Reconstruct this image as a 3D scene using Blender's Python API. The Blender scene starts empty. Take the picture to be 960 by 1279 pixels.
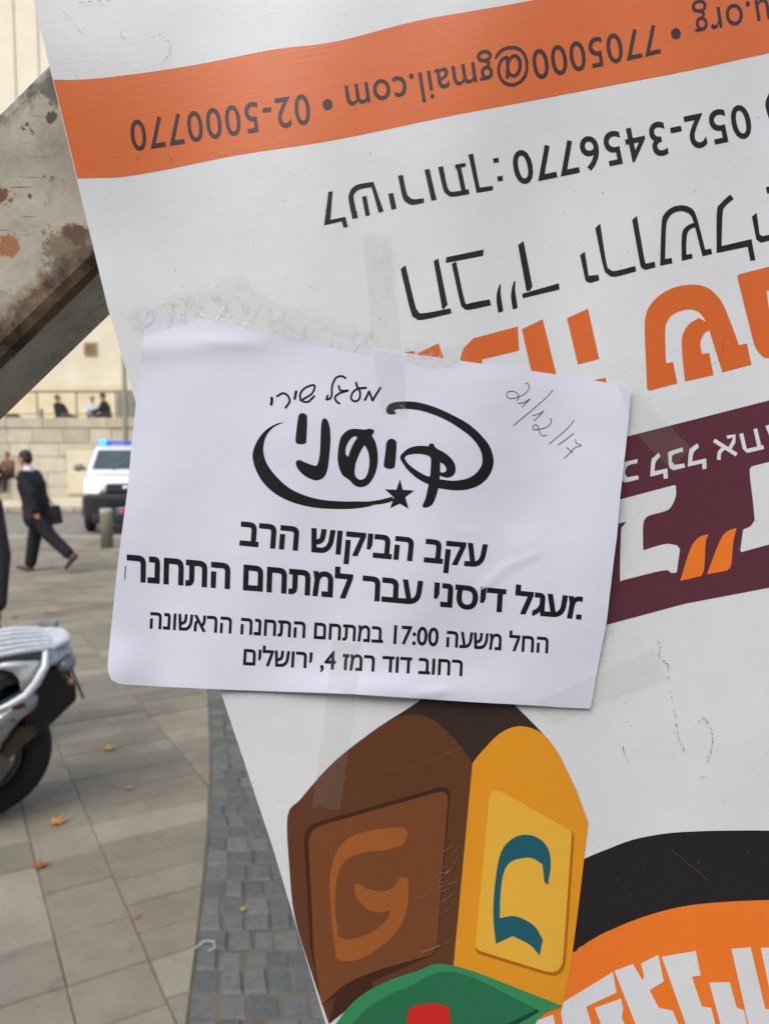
import bpy, bmesh, math, random
import numpy as np
from mathutils import Vector, Matrix
from mathutils.geometry import delaunay_2d_cdt
R = math.radians
rnd = random.Random(7)
SC = bpy.context.scene
COL = SC.collection

# ------------------------------------------------------------------ camera
F, HOR, HC = 970.0, 572.0, 1.65
PITCH = math.atan((639.5 - HOR) / F)
cam_d = bpy.data.cameras.new('camera')
cam = bpy.data.objects.new('camera', cam_d)
COL.objects.link(cam)
cam.location = (0, 0, HC)
cam.rotation_euler = (R(90) - PITCH, 0, 0)
cam_d.sensor_fit = 'VERTICAL'
cam_d.sensor_height = 36.0
cam_d.lens = 36.0 * F / 1279.0
cam_d.clip_start = 0.03
cam_d.clip_end = 2000
cam_d.dof.use_dof = True
cam_d.dof.focus_distance = 0.475
cam_d.dof.aperture_fstop = cam_d.lens / 2.6
SC.camera = cam

# ------------------------------------------------------------------ sky, sun, exposure
w = bpy.data.worlds.new('World')
SC.world = w
w.use_nodes = True
nt = w.node_tree
nt.nodes.clear()
sky = nt.nodes.new('ShaderNodeTexSky')
sky.sky_type = 'NISHITA'
sky.sun_disc = False
SUN_EL, SUN_AZ = 48.0, 205.0          # azimuth clockwise from +Y: behind the camera, to its left
sky.sun_elevation = R(SUN_EL)
sky.sun_rotation = R(SUN_AZ)
sky.air_density = 1.0
sky.dust_density = 3.0
hs = nt.nodes.new('ShaderNodeHueSaturation')
hs.inputs['Saturation'].default_value = 0.9
bg = nt.nodes.new('ShaderNodeBackground')
bg.inputs['Strength'].default_value = 0.125
wo = nt.nodes.new('ShaderNodeOutputWorld')
nt.links.new(sky.outputs['Color'], hs.inputs['Color'])
nt.links.new(hs.outputs['Color'], bg.inputs['Color'])
nt.links.new(bg.outputs['Background'], wo.inputs['Surface'])
sd = bpy.data.lights.new('sun', 'SUN')
sd.energy = 1.05
sd.angle = R(45)
sd.color = (1.0, 0.975, 0.95)
sun = bpy.data.objects.new('sun', sd)
COL.objects.link(sun)
az, el = R(SUN_AZ), R(SUN_EL)
sdir = Vector((math.sin(az) * math.cos(el), math.cos(az) * math.cos(el), math.sin(el)))
sun.rotation_euler = sdir.to_track_quat('Z', 'Y').to_euler()
vs = SC.view_settings
vs.view_transform = 'Standard'
vs.look = 'None'
vs.gamma = 1.0
vs.exposure = 0.74
vs.use_curve_mapping = False
SC.cycles.max_bounces = 8
SC.cycles.transparent_max_bounces = 12

# ------------------------------------------------------------------ colour and materials
def lin(c):
    c = c / 255.0
    return c / 12.92 if c <= 0.04045 else ((c + 0.055) / 1.055) ** 2.4
def rgb(r, g, b, k=1.0):
    return (lin(r) * k, lin(g) * k, lin(b) * k)
MATS = {}
def mat(name, col, rough=0.6, col2=None, scale=8.0, amount=1.0, bump=0.0, bump_scale=60.0, metallic=0.0,
        spec=0.5, detail=6.0, emission=None, emis_str=0.0, stretch=None, coat=0.0):
    if name in MATS: return MATS[name]
    m = bpy.data.materials.new(name)
    m.use_nodes = True
    n, l = m.node_tree.nodes, m.node_tree.links
    b = n['Principled BSDF']
    b.inputs['Roughness'].default_value = rough
    b.inputs['Metallic'].default_value = metallic
    b.inputs['Specular IOR Level'].default_value = spec
    b.inputs['Coat Weight'].default_value = coat
    tc = n.new('ShaderNodeTexCoord')
    vec = tc.outputs['Object']
    if stretch:
        mp = n.new('ShaderNodeMapping')
        mp.inputs['Scale'].default_value = stretch
        l.new(vec, mp.inputs['Vector'])
        vec = mp.outputs['Vector']
    if col2 is None: col2 = tuple(c * 0.86 for c in col)
    nz = n.new('ShaderNodeTexNoise')
    nz.inputs['Scale'].default_value = scale
    nz.inputs['Detail'].default_value = detail
    l.new(vec, nz.inputs['Vector'])
    rp = n.new('ShaderNodeValToRGB')
    rp.color_ramp.elements[0].position = 0.5 - 0.22 / max(amount, .05)* .9
    rp.color_ramp.elements[1].position = 0.5 + 0.22 / max(amount, .05)* .9
    rp.color_ramp.elements[0].color = (*col2, 1)
    rp.color_ramp.elements[1].color = (*col, 1)
    l.new(nz.outputs['Fac'], rp.inputs['Fac'])
    l.new(rp.outputs['Color'], b.inputs['Base Color'])
    if bump:
        nb = n.new('ShaderNodeTexNoise')
        nb.inputs['Scale'].default_value = bump_scale
        nb.inputs['Detail'].default_value = 5
        l.new(vec, nb.inputs['Vector'])
        bp = n.new('ShaderNodeBump')
        bp.inputs['Strength'].default_value = bump
        bp.inputs['Distance'].default_value = 0.01
        l.new(nb.outputs['Fac'], bp.inputs['Height'])
        l.new(bp.outputs['Normal'], b.inputs['Normal'])
    if emission:
        b.inputs['Emission Color'].default_value = (*emission, 1)
        b.inputs['Emission Strength'].default_value = emis_str
    MATS[name] = m
    return m

def print_mat(name, col, rough=0.34, dirt=0.10):
    """ink on a corrugated plastic sheet: fine flute lines, faint grime"""
    if name in MATS: return MATS[name]
    m = bpy.data.materials.new(name)
    m.use_nodes = True
    n, l = m.node_tree.nodes, m.node_tree.links
    b = n['Principled BSDF']
    b.inputs['Roughness'].default_value = rough
    b.inputs['Specular IOR Level'].default_value = 0.42
    tc = n.new('ShaderNodeTexCoord')
    rot = n.new('ShaderNodeMapping')
    rot.inputs['Rotation'].default_value = (0, R(10), 0)
    l.new(tc.outputs['Object'], rot.inputs['Vector'])
    mp = n.new('ShaderNodeMapping')
    mp.inputs['Scale'].default_value = (6, 1, 260)
    l.new(rot.outputs['Vector'], mp.inputs['Vector'])
    fl = n.new('ShaderNodeTexNoise')
    fl.inputs['Scale'].default_value = 3.0
    fl.inputs['Detail'].default_value = 3
    l.new(mp.outputs['Vector'], fl.inputs['Vector'])
    bp = n.new('ShaderNodeBump')
    bp.inputs['Strength'].default_value = 0.12
    bp.inputs['Distance'].default_value = 0.0006
    l.new(fl.outputs['Fac'], bp.inputs['Height'])
    l.new(bp.outputs['Normal'], b.inputs['Normal'])
    nz = n.new('ShaderNodeTexNoise')
    nz.inputs['Scale'].default_value = 9
    nz.inputs['Detail'].default_value = 8
    nz.inputs['Roughness'].default_value = 0.65
    l.new(tc.outputs['Object'], nz.inputs['Vector'])
    rp = n.new('ShaderNodeValToRGB')
    rp.color_ramp.elements[0].position = 0.30
    rp.color_ramp.elements[1].position = 0.62
    d = 1 - dirt
    rp.color_ramp.elements[0].color = (col[0] * d, col[1] * d, col[2] * d * 0.98, 1)
    rp.color_ramp.elements[1].color = (*col, 1)
    l.new(nz.outputs['Fac'], rp.inputs['Fac'])
    # specks of grime
    vz = n.new('ShaderNodeTexNoise')
    vz.inputs['Scale'].default_value = 420
    vz.inputs['Detail'].default_value = 2
    l.new(tc.outputs['Object'], vz.inputs['Vector'])
    vr = n.new('ShaderNodeValToRGB')
    vr.color_ramp.elements[0].position = 0.71
    vr.color_ramp.elements[1].position = 0.78
    vr.color_ramp.elements[0].color = (0, 0, 0, 1)
    vr.color_ramp.elements[1].color = (0.45, 0.45, 0.45, 1)
    l.new(vz.outputs['Fac'], vr.inputs['Fac'])
    mx = n.new('ShaderNodeMix')
    mx.data_type = 'RGBA'
    l.new(vr.outputs['Color'], mx.inputs['Factor'])
    l.new(rp.outputs['Color'], mx.inputs['A'])
    mx.inputs['B'].default_value = (0.16, 0.14, 0.12, 1)
    l.new(mx.outputs['Result'], b.inputs['Base Color'])
    MATS[name] = m
    return m

# ------------------------------------------------------------------ object helpers
def tag(o, label=None, cat=None, group=None, kind=None):
    if label: o['label'] = label
    if cat: o['category'] = cat
    if group: o['group'] = group
    if kind: o['kind'] = kind
    return o
def thing(name, label, cat, loc=(0, 0, 0), rotz=0.0, group=None):
    o = bpy.data.objects.new(name, None)
    o.empty_display_size = 0.1
    COL.objects.link(o)
    o.location = loc
    o.rotation_euler = (0, 0, rotz)
    return tag(o, label, cat, group)
def world_loc(o):
    p = Vector((0, 0, 0))
    while o:
        p = p + o.location
        o = o.parent
    return p
def obj(name, verts, faces, mats, parent=None, world=False, midx=None, smooth=False, loc=None):
    """one mesh object; with world=True the vertices are world coordinates of an unrotated parent"""
    me = bpy.data.meshes.new(name)
    off = world_loc(parent) if (world and parent) else Vector((0, 0, 0))
    if loc is not None: off = Vector(loc)
    me.from_pydata([(v[0] - off.x, v[1] - off.y, v[2] - off.z) for v in verts], [], faces)
    if not isinstance(mats, (list, tuple)): mats = [mats]
    for m in mats: me.materials.append(m)
    if midx is not None: me.polygons.foreach_set('material_index', midx)
    if smooth: me.polygons.foreach_set('use_smooth', [True] * len(me.polygons))
    me.update()
    o = bpy.data.objects.new(name, me)
    COL.objects.link(o)
    if parent: o.parent = parent
    elif loc is not None: o.location = loc
    return o
class MB:
    def __init__(s): s.v, s.f, s.m = [], [], []
    def add(s, v, f, m=0):
        k = len(s.v)
        s.v += [tuple(p) for p in v]
        s.f += [tuple(i + k for i in q) for q in f]
        s.m += [m] * len(f)
        return s
    def box(s, c, d, rz=0.0, m=0, bev=0.0, M=None):
        if bev > 0:
            bm = bmesh.new()
            bmesh.ops.create_cube(bm, size=1)
            for v in bm.verts: v.co = Vector((v.co.x * d[0], v.co.y * d[1], v.co.z * d[2]))
            bmesh.ops.bevel(bm, geom=bm.edges[:], offset=bev, segments=2, affect='EDGES', profile=0.6)
            V = [v.co.copy() for v in bm.verts]
            bm.verts.index_update()
            Fc = [[v.index for v in f.verts] for f in bm.faces]
            bm.free()
        else:
            V = [Vector((x * d[0] / 2, y * d[1] / 2, z * d[2] / 2)) for x in (-1, 1) for y in (-1, 1) for z in (-1, 1)]
            Fc = [(0, 1, 3, 2), (4, 6, 7, 5), (0, 4, 5, 1), (2, 3, 7, 6), (0, 2, 6, 4), (1, 5, 7, 3)]
        Mr = M if M is not None else Matrix.Rotation(rz, 4, 'Z')
        return s.add([Mr @ v + Vector(c) for v in V], Fc, m)
    def tube(s, pts, rad, n=10, m=0, cap=True, flat=None):
        """pts: path; rad: one radius, or one per point, each a number or (a, b) in frame axes; rounded ends when cap"""
        P = [Vector(p) for p in pts]
        if not isinstance(rad, (list, tuple)): rad = [rad] * len(P)
        rad = [(r, r) if not isinstance(r, (list, tuple)) else r for r in rad]
        if cap:
            d0 = (P[0] - P[1]).normalized()
            d1 = (P[-1] - P[-2]).normalized()
            a, b = rad[0], rad[-1]
            pre = [(P[0] + d0 * min(a) * math.sin(R(t)), (a[0] * math.cos(R(t)), a[1] * math.cos(R(t)))) for t in (80, 50, 25)]
            post = [(P[-1] + d1 * min(b) * math.sin(R(t)), (b[0] * math.cos(R(t)), b[1] * math.cos(R(t)))) for t in (25, 50, 80)]
            P = [q[0] for q in pre] + P + [q[0] for q in post]
            rad = [q[1] for q in pre] + rad + [q[1] for q in post]
        up = Vector(flat) if flat else Vector((0, 0, 1))
        rings = []
        V = []
        for i, p in enumerate(P):
            t = (P[min(i + 1, len(P) - 1)] - P[max(i - 1, 0)]).normalized()
            a = t.cross(up)
            if a.length < 1e-3: a = t.cross(Vector((1, 0, 0)))
            a.normalize()
            b = a.cross(t).normalized()
            for k in range(n):
                q = 2 * math.pi * k / n
                V.append(p + a * rad[i][0] * math.cos(q) + b * rad[i][1] * math.sin(q))
        Fc = []
        for i in range(len(P) - 1):
            for k in range(n):
                Fc.append((i * n + k, i * n + (k + 1) % n, (i + 1) * n + (k + 1) % n, (i + 1) * n + k))
        Fc.append(tuple(range(n - 1, -1, -1)))
        Fc.append(tuple((len(P) - 1) * n + k for k in range(n)))
        return s.add(V, Fc, m)
    def prism(s, poly, axis, a, b, m=0):
        """2-D polygon extruded between a and b along axis 0/1/2 (other two axes in order)"""
        def P(p, t):
            q = [p[0], p[1]]
            q.insert(axis, t)
            return q
        n = len(poly)
        V = [P(p, a) for p in poly] + [P(p, b) for p in poly]
        Fc = [tuple(range(n)), tuple(range(2 * n - 1, n - 1, -1))]
        Fc += [(i, i + n, (i + 1) % n + n, (i + 1) % n) for i in range(n)]
        return s.add(V, Fc, m)
    def ball(s, c, r, nu=16, nv=10, m=0, M=None):
        if not isinstance(r, (list, tuple)): r = (r, r, r)
        V = []
        for j in range(nv + 1):
            t = math.pi * (j + .02) / (nv + .04)
            for i in range(nu):
                q = 2 * math.pi * i / nu
                p = Vector((r[0] * math.sin(t) * math.cos(q), r[1] * math.sin(t) * math.sin(q), r[2] * math.cos(t)))
                if M is not None: p = M @ p
                V.append(p + Vector(c))
        Fc = [(j * nu + i, (j + 1) * nu + i, (j + 1) * nu + (i + 1) % nu, j * nu + (i + 1) % nu) for j in range(nv) for i in range(nu)]
        Fc += [tuple(range(nu)), tuple(nv * nu + i for i in range(nu - 1, -1, -1))]
        return s.add(V, Fc, m)
    def ring(s, c, R0, r, axis='Y', n=40, k=10, m=0, sy=1.0):
        V = []
        for i in range(n):
            q = 2 * math.pi * i / n
            for j in range(k):
                t = 2 * math.pi * j / k
                rr = R0 + r * math.cos(t)
                h = r * sy * math.sin(t)
                if axis == 'Y': p = (rr * math.cos(q), h, rr * math.sin(q))
                elif axis == 'X': p = (h, rr * math.cos(q), rr * math.sin(q))
                else: p = (rr * math.cos(q), rr * math.sin(q), h)
                V.append(Vector(p) + Vector(c))
        Fc = [(i * k + j, ((i + 1) % n) * k + j, ((i + 1) % n) * k + (j + 1) % k, i * k + (j + 1) % k) for i in range(n) for j in range(k)]
        return s.add(V, Fc, m)
    def lathe(s, c, prof, axis='Z', n=24, m=0):
        V = []
        for (r, h) in prof:
            for i in range(n):
                q = 2 * math.pi * i / n
                a, b = r * math.cos(q), r * math.sin(q)
                p = {'Z': (a, b, h), 'Y': (a, h, b), 'X': (h, a, b)}[axis]
                V.append(Vector(p) + Vector(c))
        k = len(prof)
        Fc = [(i * n + j, i * n + (j + 1) % n, (i + 1) * n + (j + 1) % n, (i + 1) * n + j) for i in range(k - 1) for j in range(n)]
        Fc += [tuple(range(n - 1, -1, -1)), tuple((k - 1) * n + j for j in range(n))]
        return s.add(V, Fc, m)
    def build(s, name, mats, parent=None, smooth=False, world=False, loc=None, remesh=0, relax=0, bevel=0):
        o = obj(name, s.v, s.f, mats, parent, world=world, midx=s.m, smooth=smooth, loc=loc)
        fix_normals(o.data)
        if remesh:
            md = o.modifiers.new('r', 'REMESH')
            md.mode = 'VOXEL'
            md.voxel_size = remesh
            md.use_smooth_shade = True
            if relax:
                ms = o.modifiers.new('s', 'SMOOTH')
                ms.factor = 0.5
                ms.iterations = relax
            bake(o)
            o.data.polygons.foreach_set('use_smooth', [True] * len(o.data.polygons))
        if bevel:
            md = o.modifiers.new('b', 'BEVEL')
            md.width = bevel
            md.segments = 2
            md.limit_method = 'ANGLE'
            bake(o)
        return o
def fix_normals(me):
    bm = bmesh.new()
    bm.from_mesh(me)
    bmesh.ops.recalc_face_normals(bm, faces=bm.faces)
    bm.to_mesh(me)
    bm.free()
def bake(o):
    par = o.parent
    dg = bpy.context.evaluated_depsgraph_get()
    dg.update()
    me = bpy.data.meshes.new_from_object(o.evaluated_get(dg), depsgraph=dg)
    o.modifiers.clear()
    old = o.data
    mm = [m for m in old.materials]
    o.data = me
    if len(me.materials) == 0:
        for m in mm: me.materials.append(m)
    bpy.data.meshes.remove(old)

# ------------------------------------------------------------------ sight geometry (photo units -> places on real surfaces)
CP, SP = math.cos(PITCH), math.sin(PITCH)
def ray(px, py):
    px, py = np.asarray(px, float), np.asarray(py, float)
    a, b = (px - 480) / F, (639.5 - py) / F
    return a, CP + b * SP, -SP + b * CP
def on_y(px, py, y):
    a, b, c = ray(px, py)
    t = y / b
    return (a * t, b * t, HC + c * t)
def on_z(px, py, z=0.0):
    a, b, c = ray(px, py)
    t = (z - HC) / c
    return (float(a * t), float(b * t), z)

# ================================================================== SETTING
LIME = rgb(206, 196, 172)
# --- ground sheet
g = MB()
g.add([(-400, -200, -.02), (400, -200, -.02), (400, 700, -.02), (-400, 700, -.02)], [(0, 1, 2, 3)])
tag(g.build('ground', mat('joint_sand', rgb(150, 140, 120), .95, rgb(112, 103, 88), 6, bump=.3)), kind='structure')

g = MB()
g.add([(-60, -6, -.0075), (40, -6, -.0075), (40, 16.14, -.0075), (-60, 16.14, -.0075)], [(0, 1, 2, 3)])
tag(g.build('paving_bed', mat('paving_sand', rgb(112, 105, 90), .95, rgb(84, 79, 68), 5, bump=.3)), kind='structure')
# --- paved plaza: every slab a real slab in one sheet, strips running away from the camera
def slab_mat(name, col):
    m = mat(name, col, .8, tuple(x * .80 for x in col), 3.0, bump=.3, bump_scale=40, detail=12)
    n, l = m.node_tree.nodes, m.node_tree.links
    b = n['Principled BSDF']
    base = b.inputs['Base Color'].links[0].from_socket
    tc = [q for q in n if q.type == 'TEX_COORD'][0].outputs['Object']
    for sc_, det, p0, p1, dark in ((1.1, 9, .36, .58, .74), (7.5, 8, .26, .42, .70), (120, 3, .30, .5, .82), (23, 6, .31, .36, .62)):
        q = n.new('ShaderNodeTexNoise')
        q.inputs['Scale'].default_value = sc_
        q.inputs['Detail'].default_value = det
        q.inputs['Roughness'].default_value = .65
        l.new(tc, q.inputs['Vector'])
        r_ = n.new('ShaderNodeValToRGB')
        r_.color_ramp.elements[0].position = p0
        r_.color_ramp.elements[1].position = p1
        r_.color_ramp.elements[0].color = (dark, dark * .985, dark * .95, 1)
        r_.color_ramp.elements[1].color = (1, 1, 1, 1)
        l.new(q.outputs['Fac'], r_.inputs['Fac'])
        x_ = n.new('ShaderNodeMix')
        x_.data_type = 'RGBA'
        x_.blend_type = 'MULTIPLY'
        x_.inputs['Factor'].default_value = 1
        l.new(base, x_.inputs['A'])
        l.new(r_.outputs['Color'], x_.inputs['B'])
        base = x_.outputs['Result']
    l.new(base, b.inputs['Base Color'])
    return m
SLAB = [slab_mat('slab_%d' % i, rgb(*c)) for i, c in enumerate([(151, 144, 126), (143, 136, 119), (156, 149, 131), (138, 131, 115)])]
U = Vector((math.cos(R(-60)), math.sin(R(-60))))   # along a strip
W = Vector((math.cos(R(30)), math.sin(R(30))))     # across
slabs = MB()
U = Vector((math.cos(R(-60)), math.sin(R(-60))))   # along a strip
W = Vector((math.cos(R(30)), math.sin(R(30))))     # across
def sett_edge(y):                                   # x of the left side of the dark sett band
    return float(np.interp(y, [-3, 1.5, 2.25, 2.77, 3.22, 4.14, 5.11, 16.4], [0.1, -0.46, -0.585, -0.67, -0.75, -0.94, -1.17, -4.0]))
SETT_W = 1.35
def clip_sett(q):
    """cut a slab along the edge of the sett band (keep what lies outside the band)"""
    left = q[0].x + q[2].x < 2 * sett_edge((q[0].y + q[2].y) / 2) + SETT_W
    side = lambda p: (sett_edge(p.y) - .010 - p.x) if left else (p.x - sett_edge(p.y) - SETT_W - .01)
    out = []
    for i in range(len(q)):
        a, b = q[i], q[(i + 1) % len(q)]
        sa, sb = side(a), side(b)
        if sa >= 0: out.append(a)
        if (sa >= 0) != (sb >= 0):
            lo, hi = 0.0, 1.0
            for _ in range(20):
                m_ = (lo + hi) / 2
                if (side(a + (b - a) * m_) >= 0) == (sa >= 0): lo = m_
                else: hi = m_
            out.append(a + (b - a) * lo)
    return out
cuts = [.632, .885, 1.47]
while cuts[-1] < 12: cuts.append(cuts[-1] + rnd.choice([.26, .32, .42, .5]))
while cuts[0] > -16: cuts.insert(0, cuts[0] - rnd.choice([.26, .30, .34, .42]))
for wpos, wnext in zip(cuts[:-1], cuts[1:]):
    wd = wnext - wpos
    u = -14.0 + rnd.random()
    while u < 12:
        ln = rnd.choice([.24, .26, .28, .31]) if wd < .31 else rnd.choice([.15, .17, .19, .21])
        c = U * (u + ln / 2) + W * (wpos + wd / 2)
        c = c + Vector((-5, 8))
        if -15.5 < c.x < 7.5 and 1.2 < c.y < 16.1 and (c - Vector((-5, 8))).length < 20:
            # keep out of the sett band
            e = sett_edge(c.y)
            if True:
                gp = .0036
                z = rnd.uniform(-.0025, .0025)
                q = []
                for (a, b) in ((-1, -1), (1, -1), (1, 1), (-1, 1)):
                    q.append(c + U * (a * (ln / 2 - gp * rnd.uniform(.5, 1.6))) + W * (b * (wd / 2 - gp * rnd.uniform(.12, .42))))
                q = clip_sett(q)
                if len(q) < 3:
                    u += ln
                    continue
                top = [(p.x, p.y, z) for p in q]
                cq = sum((Vector(p) for p in q), Vector((0, 0))) / len(q)
                qi = [cq + (p - cq) * .972 for p in q]
                n4 = len(q)
                V = [(p.x, p.y, z - .03) for p in q] + [(p.x, p.y, z - .005) for p in q] + [(p.x, p.y, z) for p in qi]
                Fc = [tuple(range(2 * n4, 3 * n4))]
                for i in range(n4):
                    j = (i + 1) % n4
                    Fc += [(i, j, j + n4, i + n4), (i + n4, j + n4, j + 2 * n4, i + 2 * n4)]
                slabs.add(V, Fc, rnd.randrange(4))
        u += ln
tag(slabs.build('pavement', SLAB), kind='structure')

# --- band of dark granite setts with a pale edge strip
SETT = [mat('sett_%d' % i, rgb(*c), .7, tuple(x * .7 for x in rgb(*c)), 30, bump=.5, bump_scale=70)
        for i, c in enumerate([(104, 107, 102), (96, 99, 95), (110, 112, 106), (91, 94, 91)])]
st = MB()
y = .6
while y < 15.9:
    h = rnd.uniform(.098, .122)
    e0 = sett_edge(y)
    x = e0 - .004
    while x < e0 + SETT_W - .05:
        wd = rnd.uniform(.066, .104)
        gp = .003
        z = rnd.uniform(-.006, .004)
        sk = (sett_edge(y + h) - e0)
        jit = lambda: rnd.uniform(-.005, .005)
        q = [(x + gp + jit(), y + gp + jit()), (x + wd - gp + jit(), y + gp + jit()), (x + wd - gp + sk + jit(), y + h - gp + jit()), (x + gp + sk + jit(), y + h - gp + jit())]
        cx, cy = sum(p[0] for p in q) / 4, sum(p[1] for p in q) / 4
        V = [(p[0], p[1], -.03) for p in q] + [(p[0], p[1], z - .007) for p in q] + [(cx + (p[0] - cx) * .86, cy + (p[1] - cy) * .86, z + rnd.uniform(-.002, .003)) for p in q]
        Fc = [(8, 9, 10, 11)]
        for i in range(4):
            j = (i + 1) % 4
            Fc += [(i, j, j + 4, i + 4), (i + 4, j + 4, j + 8, i + 8)]
        st.add(V, Fc, rnd.randrange(4))
        x += wd
    y += h
tag(st.build('cobbled_strip', SETT), kind='structure')
# --- kerb, road, far pavement
k = MB()
for i in range(60):
    k.box((-36 + i * 1.0, 16.28, -.05), (.99, .3, .12), m=0, bev=.015)
tag(k.build('near_kerb', mat('kerb_stone', rgb(178, 170, 152), .8, rgb(155, 147, 130), 4, bump=.2)), kind='structure')
g = MB()
g.add([(-60, 16.43, -.012), (60, 16.43, -.012), (60, 23.7, -.012), (-60, 23.7, -.012)], [(0, 1, 2, 3)])
tag(g.build('road', mat('asphalt', rgb(140, 136, 128), .85, rgb(118, 114, 106), 2.5, bump=.3, bump_scale=90)), kind='structure')
g = MB()
g.add([(-60, 23.3, -.006), (60, 23.3, -.006), (60, 23.69, -.006), (-60, 23.69, -.006)], [(0, 1, 2, 3)])
tag(g.build('gutter', mat('gutter_dark', rgb(78, 74, 66), .9, rgb(60, 57, 51), 3)), kind='structure')  # darker strip along the foot of the far kerb
k = MB()
for i in range(70):
    k.box((-40 + i * 1.0, 23.85, .05), (.985, .3, .2), bev=.02)
tag(k.build('far_kerb', MATS['kerb_stone']), kind='structure')
g = MB()
g.box((0, 27.0, .03), (120, 6.0, .22))
tag(g.build('far_pavement', mat('far_paving', rgb(212, 202, 178), .8, rgb(190, 180, 156), 1.2)), kind='structure')

# --- retaining wall of rough limestone courses
WALLY, WTOP = 30.0, 3.2
wl = thing('retaining_wall', 'low retaining wall of rough cream limestone courses across the road', 'wall', (-8, WALLY, .12))
WM = [mat('wall_stone_%d' % i, rgb(*c), .85, tuple(x * .84 for x in rgb(*c)), 2.5, bump=.6, bump_scale=14)
      for i, c in enumerate([(192, 184, 164), (182, 173, 152), (198, 190, 170), (175, 165, 143), (188, 180, 162)])]
wb = MB()
z = .12
for ci, hgt in enumerate([.42, .56, .60, .52, .58, .40]):
    last = ci == 5
    x = -34 + rnd.random()
    hh = hgt if not last else WTOP - z
    while x < 18:
        ln = rnd.uniform(.7, 1.7)
        pr = rnd.uniform(0, .06) if not last else .09
        wb.box((x + ln / 2, WALLY + .3 - pr, z + hh / 2), (ln - .012, .6, hh - .016), m=rnd.randrange(5), bev=.02)
        x += ln
    z += hh
wb.build('stonework', WM, wl, world=True)
wb = MB()
wb.box((-8, WALLY + .35, (WTOP + .1) / 2), (52, .5, WTOP - .12))
wb.build('mortar_core', mat('wall_mortar', rgb(178, 164, 134), .9), wl, world=True)
p = MB()
p0 = on_y(85, 562, WALLY - .1); p1 = on_y(128, 617, WALLY - .1)
p.box(((p0[0] + p1[0]) / 2 + .4, WALLY - .07, (p0[2] + p1[2]) / 2), (p1[0] - p0[0] + .9, .08, p0[2] - p1[2]), bev=.01)
p.build('smooth_panel', mat('panel_render', rgb(206, 198, 172), .8, rgb(196, 188, 162), 1.5), wl, world=True)
# terrace behind it
g = MB()
g.box((0, 34.4, WTOP - .2), (120, 7.9, .3))
tag(g.build('terrace', MATS['far_paving']), kind='structure')

# --- big limestone building
def stone_facade_mat(name, c1, c2, sx, sz, mortar):
    if name in MATS: return MATS[name]
    m = bpy.data.materials.new(name)
    m.use_nodes = True
    n, l = m.node_tree.nodes, m.node_tree.links
    b = n['Principled BSDF']
    b.inputs['Roughness'].default_value = .85
    tc = n.new('ShaderNodeTexCoord')
    mp = n.new('ShaderNodeMapping')
    mp.inputs['Rotation'].default_value = (R(90), 0, 0)
    l.new(tc.outputs['Object'], mp.inputs['Vector'])
    br = n.new('ShaderNodeTexBrick')
    br.inputs['Color1'].default_value = (*c1, 1)
    br.inputs['Color2'].default_value = (*c2, 1)
    br.inputs['Mortar'].default_value = (*mortar, 1)
    br.inputs['Scale'].default_value = 1.0
    br.inputs['Brick Width'].default_value = sx
    br.inputs['Row Height'].default_value = sz
    br.inputs['Mortar Size'].default_value = .012
    br.inputs['Mortar Smooth'].default_value = .4
    l.new(mp.outputs['Vector'], br.inputs['Vector'])
    nz = n.new('ShaderNodeTexNoise')
    nz.inputs['Scale'].default_value = .5
    nz.inputs['Detail'].default_value = 8
    l.new(tc.outputs['Object'], nz.inputs['Vector'])
    rp = n.new('ShaderNodeValToRGB')
    rp.color_ramp.elements[0].color = (.84, .82, .77, 1)
    rp.color_ramp.elements[1].color = (1, 1, 1, 1)
    rp.color_ramp.elements[0].position = .35
    rp.color_ramp.elements[1].position = .65
    l.new(nz.outputs['Fac'], rp.inputs['Fac'])
    mx = n.new('ShaderNodeMix')
    mx.data_type = 'RGBA'
    mx.blend_type = 'MULTIPLY'
    mx.inputs['Factor'].default_value = 1
    l.new(br.outputs['Color'], mx.inputs['A'])
    l.new(rp.outputs['Color'], mx.inputs['B'])
    l.new(mx.outputs['Result'], b.inputs['Base Color'])
    MATS[name] = m
    return m
BY = 38.3
bd = thing('stone_building', 'tall cream limestone building rising behind the terrace', 'building', (-8, BY, WTOP))
w_ = MB()
w_.box((-8, BY + 6, 14.2), (70, 12, 28))
w_.build('wall', stone_facade_mat('facade_stone', rgb(212, 206, 189), rgb(207, 200, 182), 1.5, .75, rgb(196, 188, 168)), bd, world=True)
# slightly raised vertical stone ribs high on the front
for i in range(34):
    px_ = MB()
    px_.box((-27 + i * 1.12, BY - .06, 21.7), (1.06, .06, 13.0), bev=.015)
    px_.build('stone_rib', mat('rib_stone', rgb(220, 213, 194), .85, rgb(213, 205, 184), 1.0), bd, world=True)
b0 = on_y(106, 429, BY); b1 = on_y(121, 443, BY)
v_ = MB()
cx, cz = (b0[0] + b1[0]) / 2, (b0[2] + b1[2]) / 2
v_.box((cx, BY - .05, cz), (.62, .1, .62), m=0, bev=.01)
for i in range(4):
    v_.box((cx, BY - .11, cz - .2 + i * .13), (.46, .05, .05), m=1)
v_.build('vent', [mat('vent_brown', rgb(158, 138, 98), .7), mat('vent_dark', rgb(100, 86, 60), .7)], bd, world=True)
lw = MB()
lw.box((-8, BY - .12, WTOP + .95), (60, .24, 2.0))
lw.build('plinth', mat('plinth_stone', rgb(206, 195, 164), .85, rgb(190, 178, 148), 1.2), bd, world=True)

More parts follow.
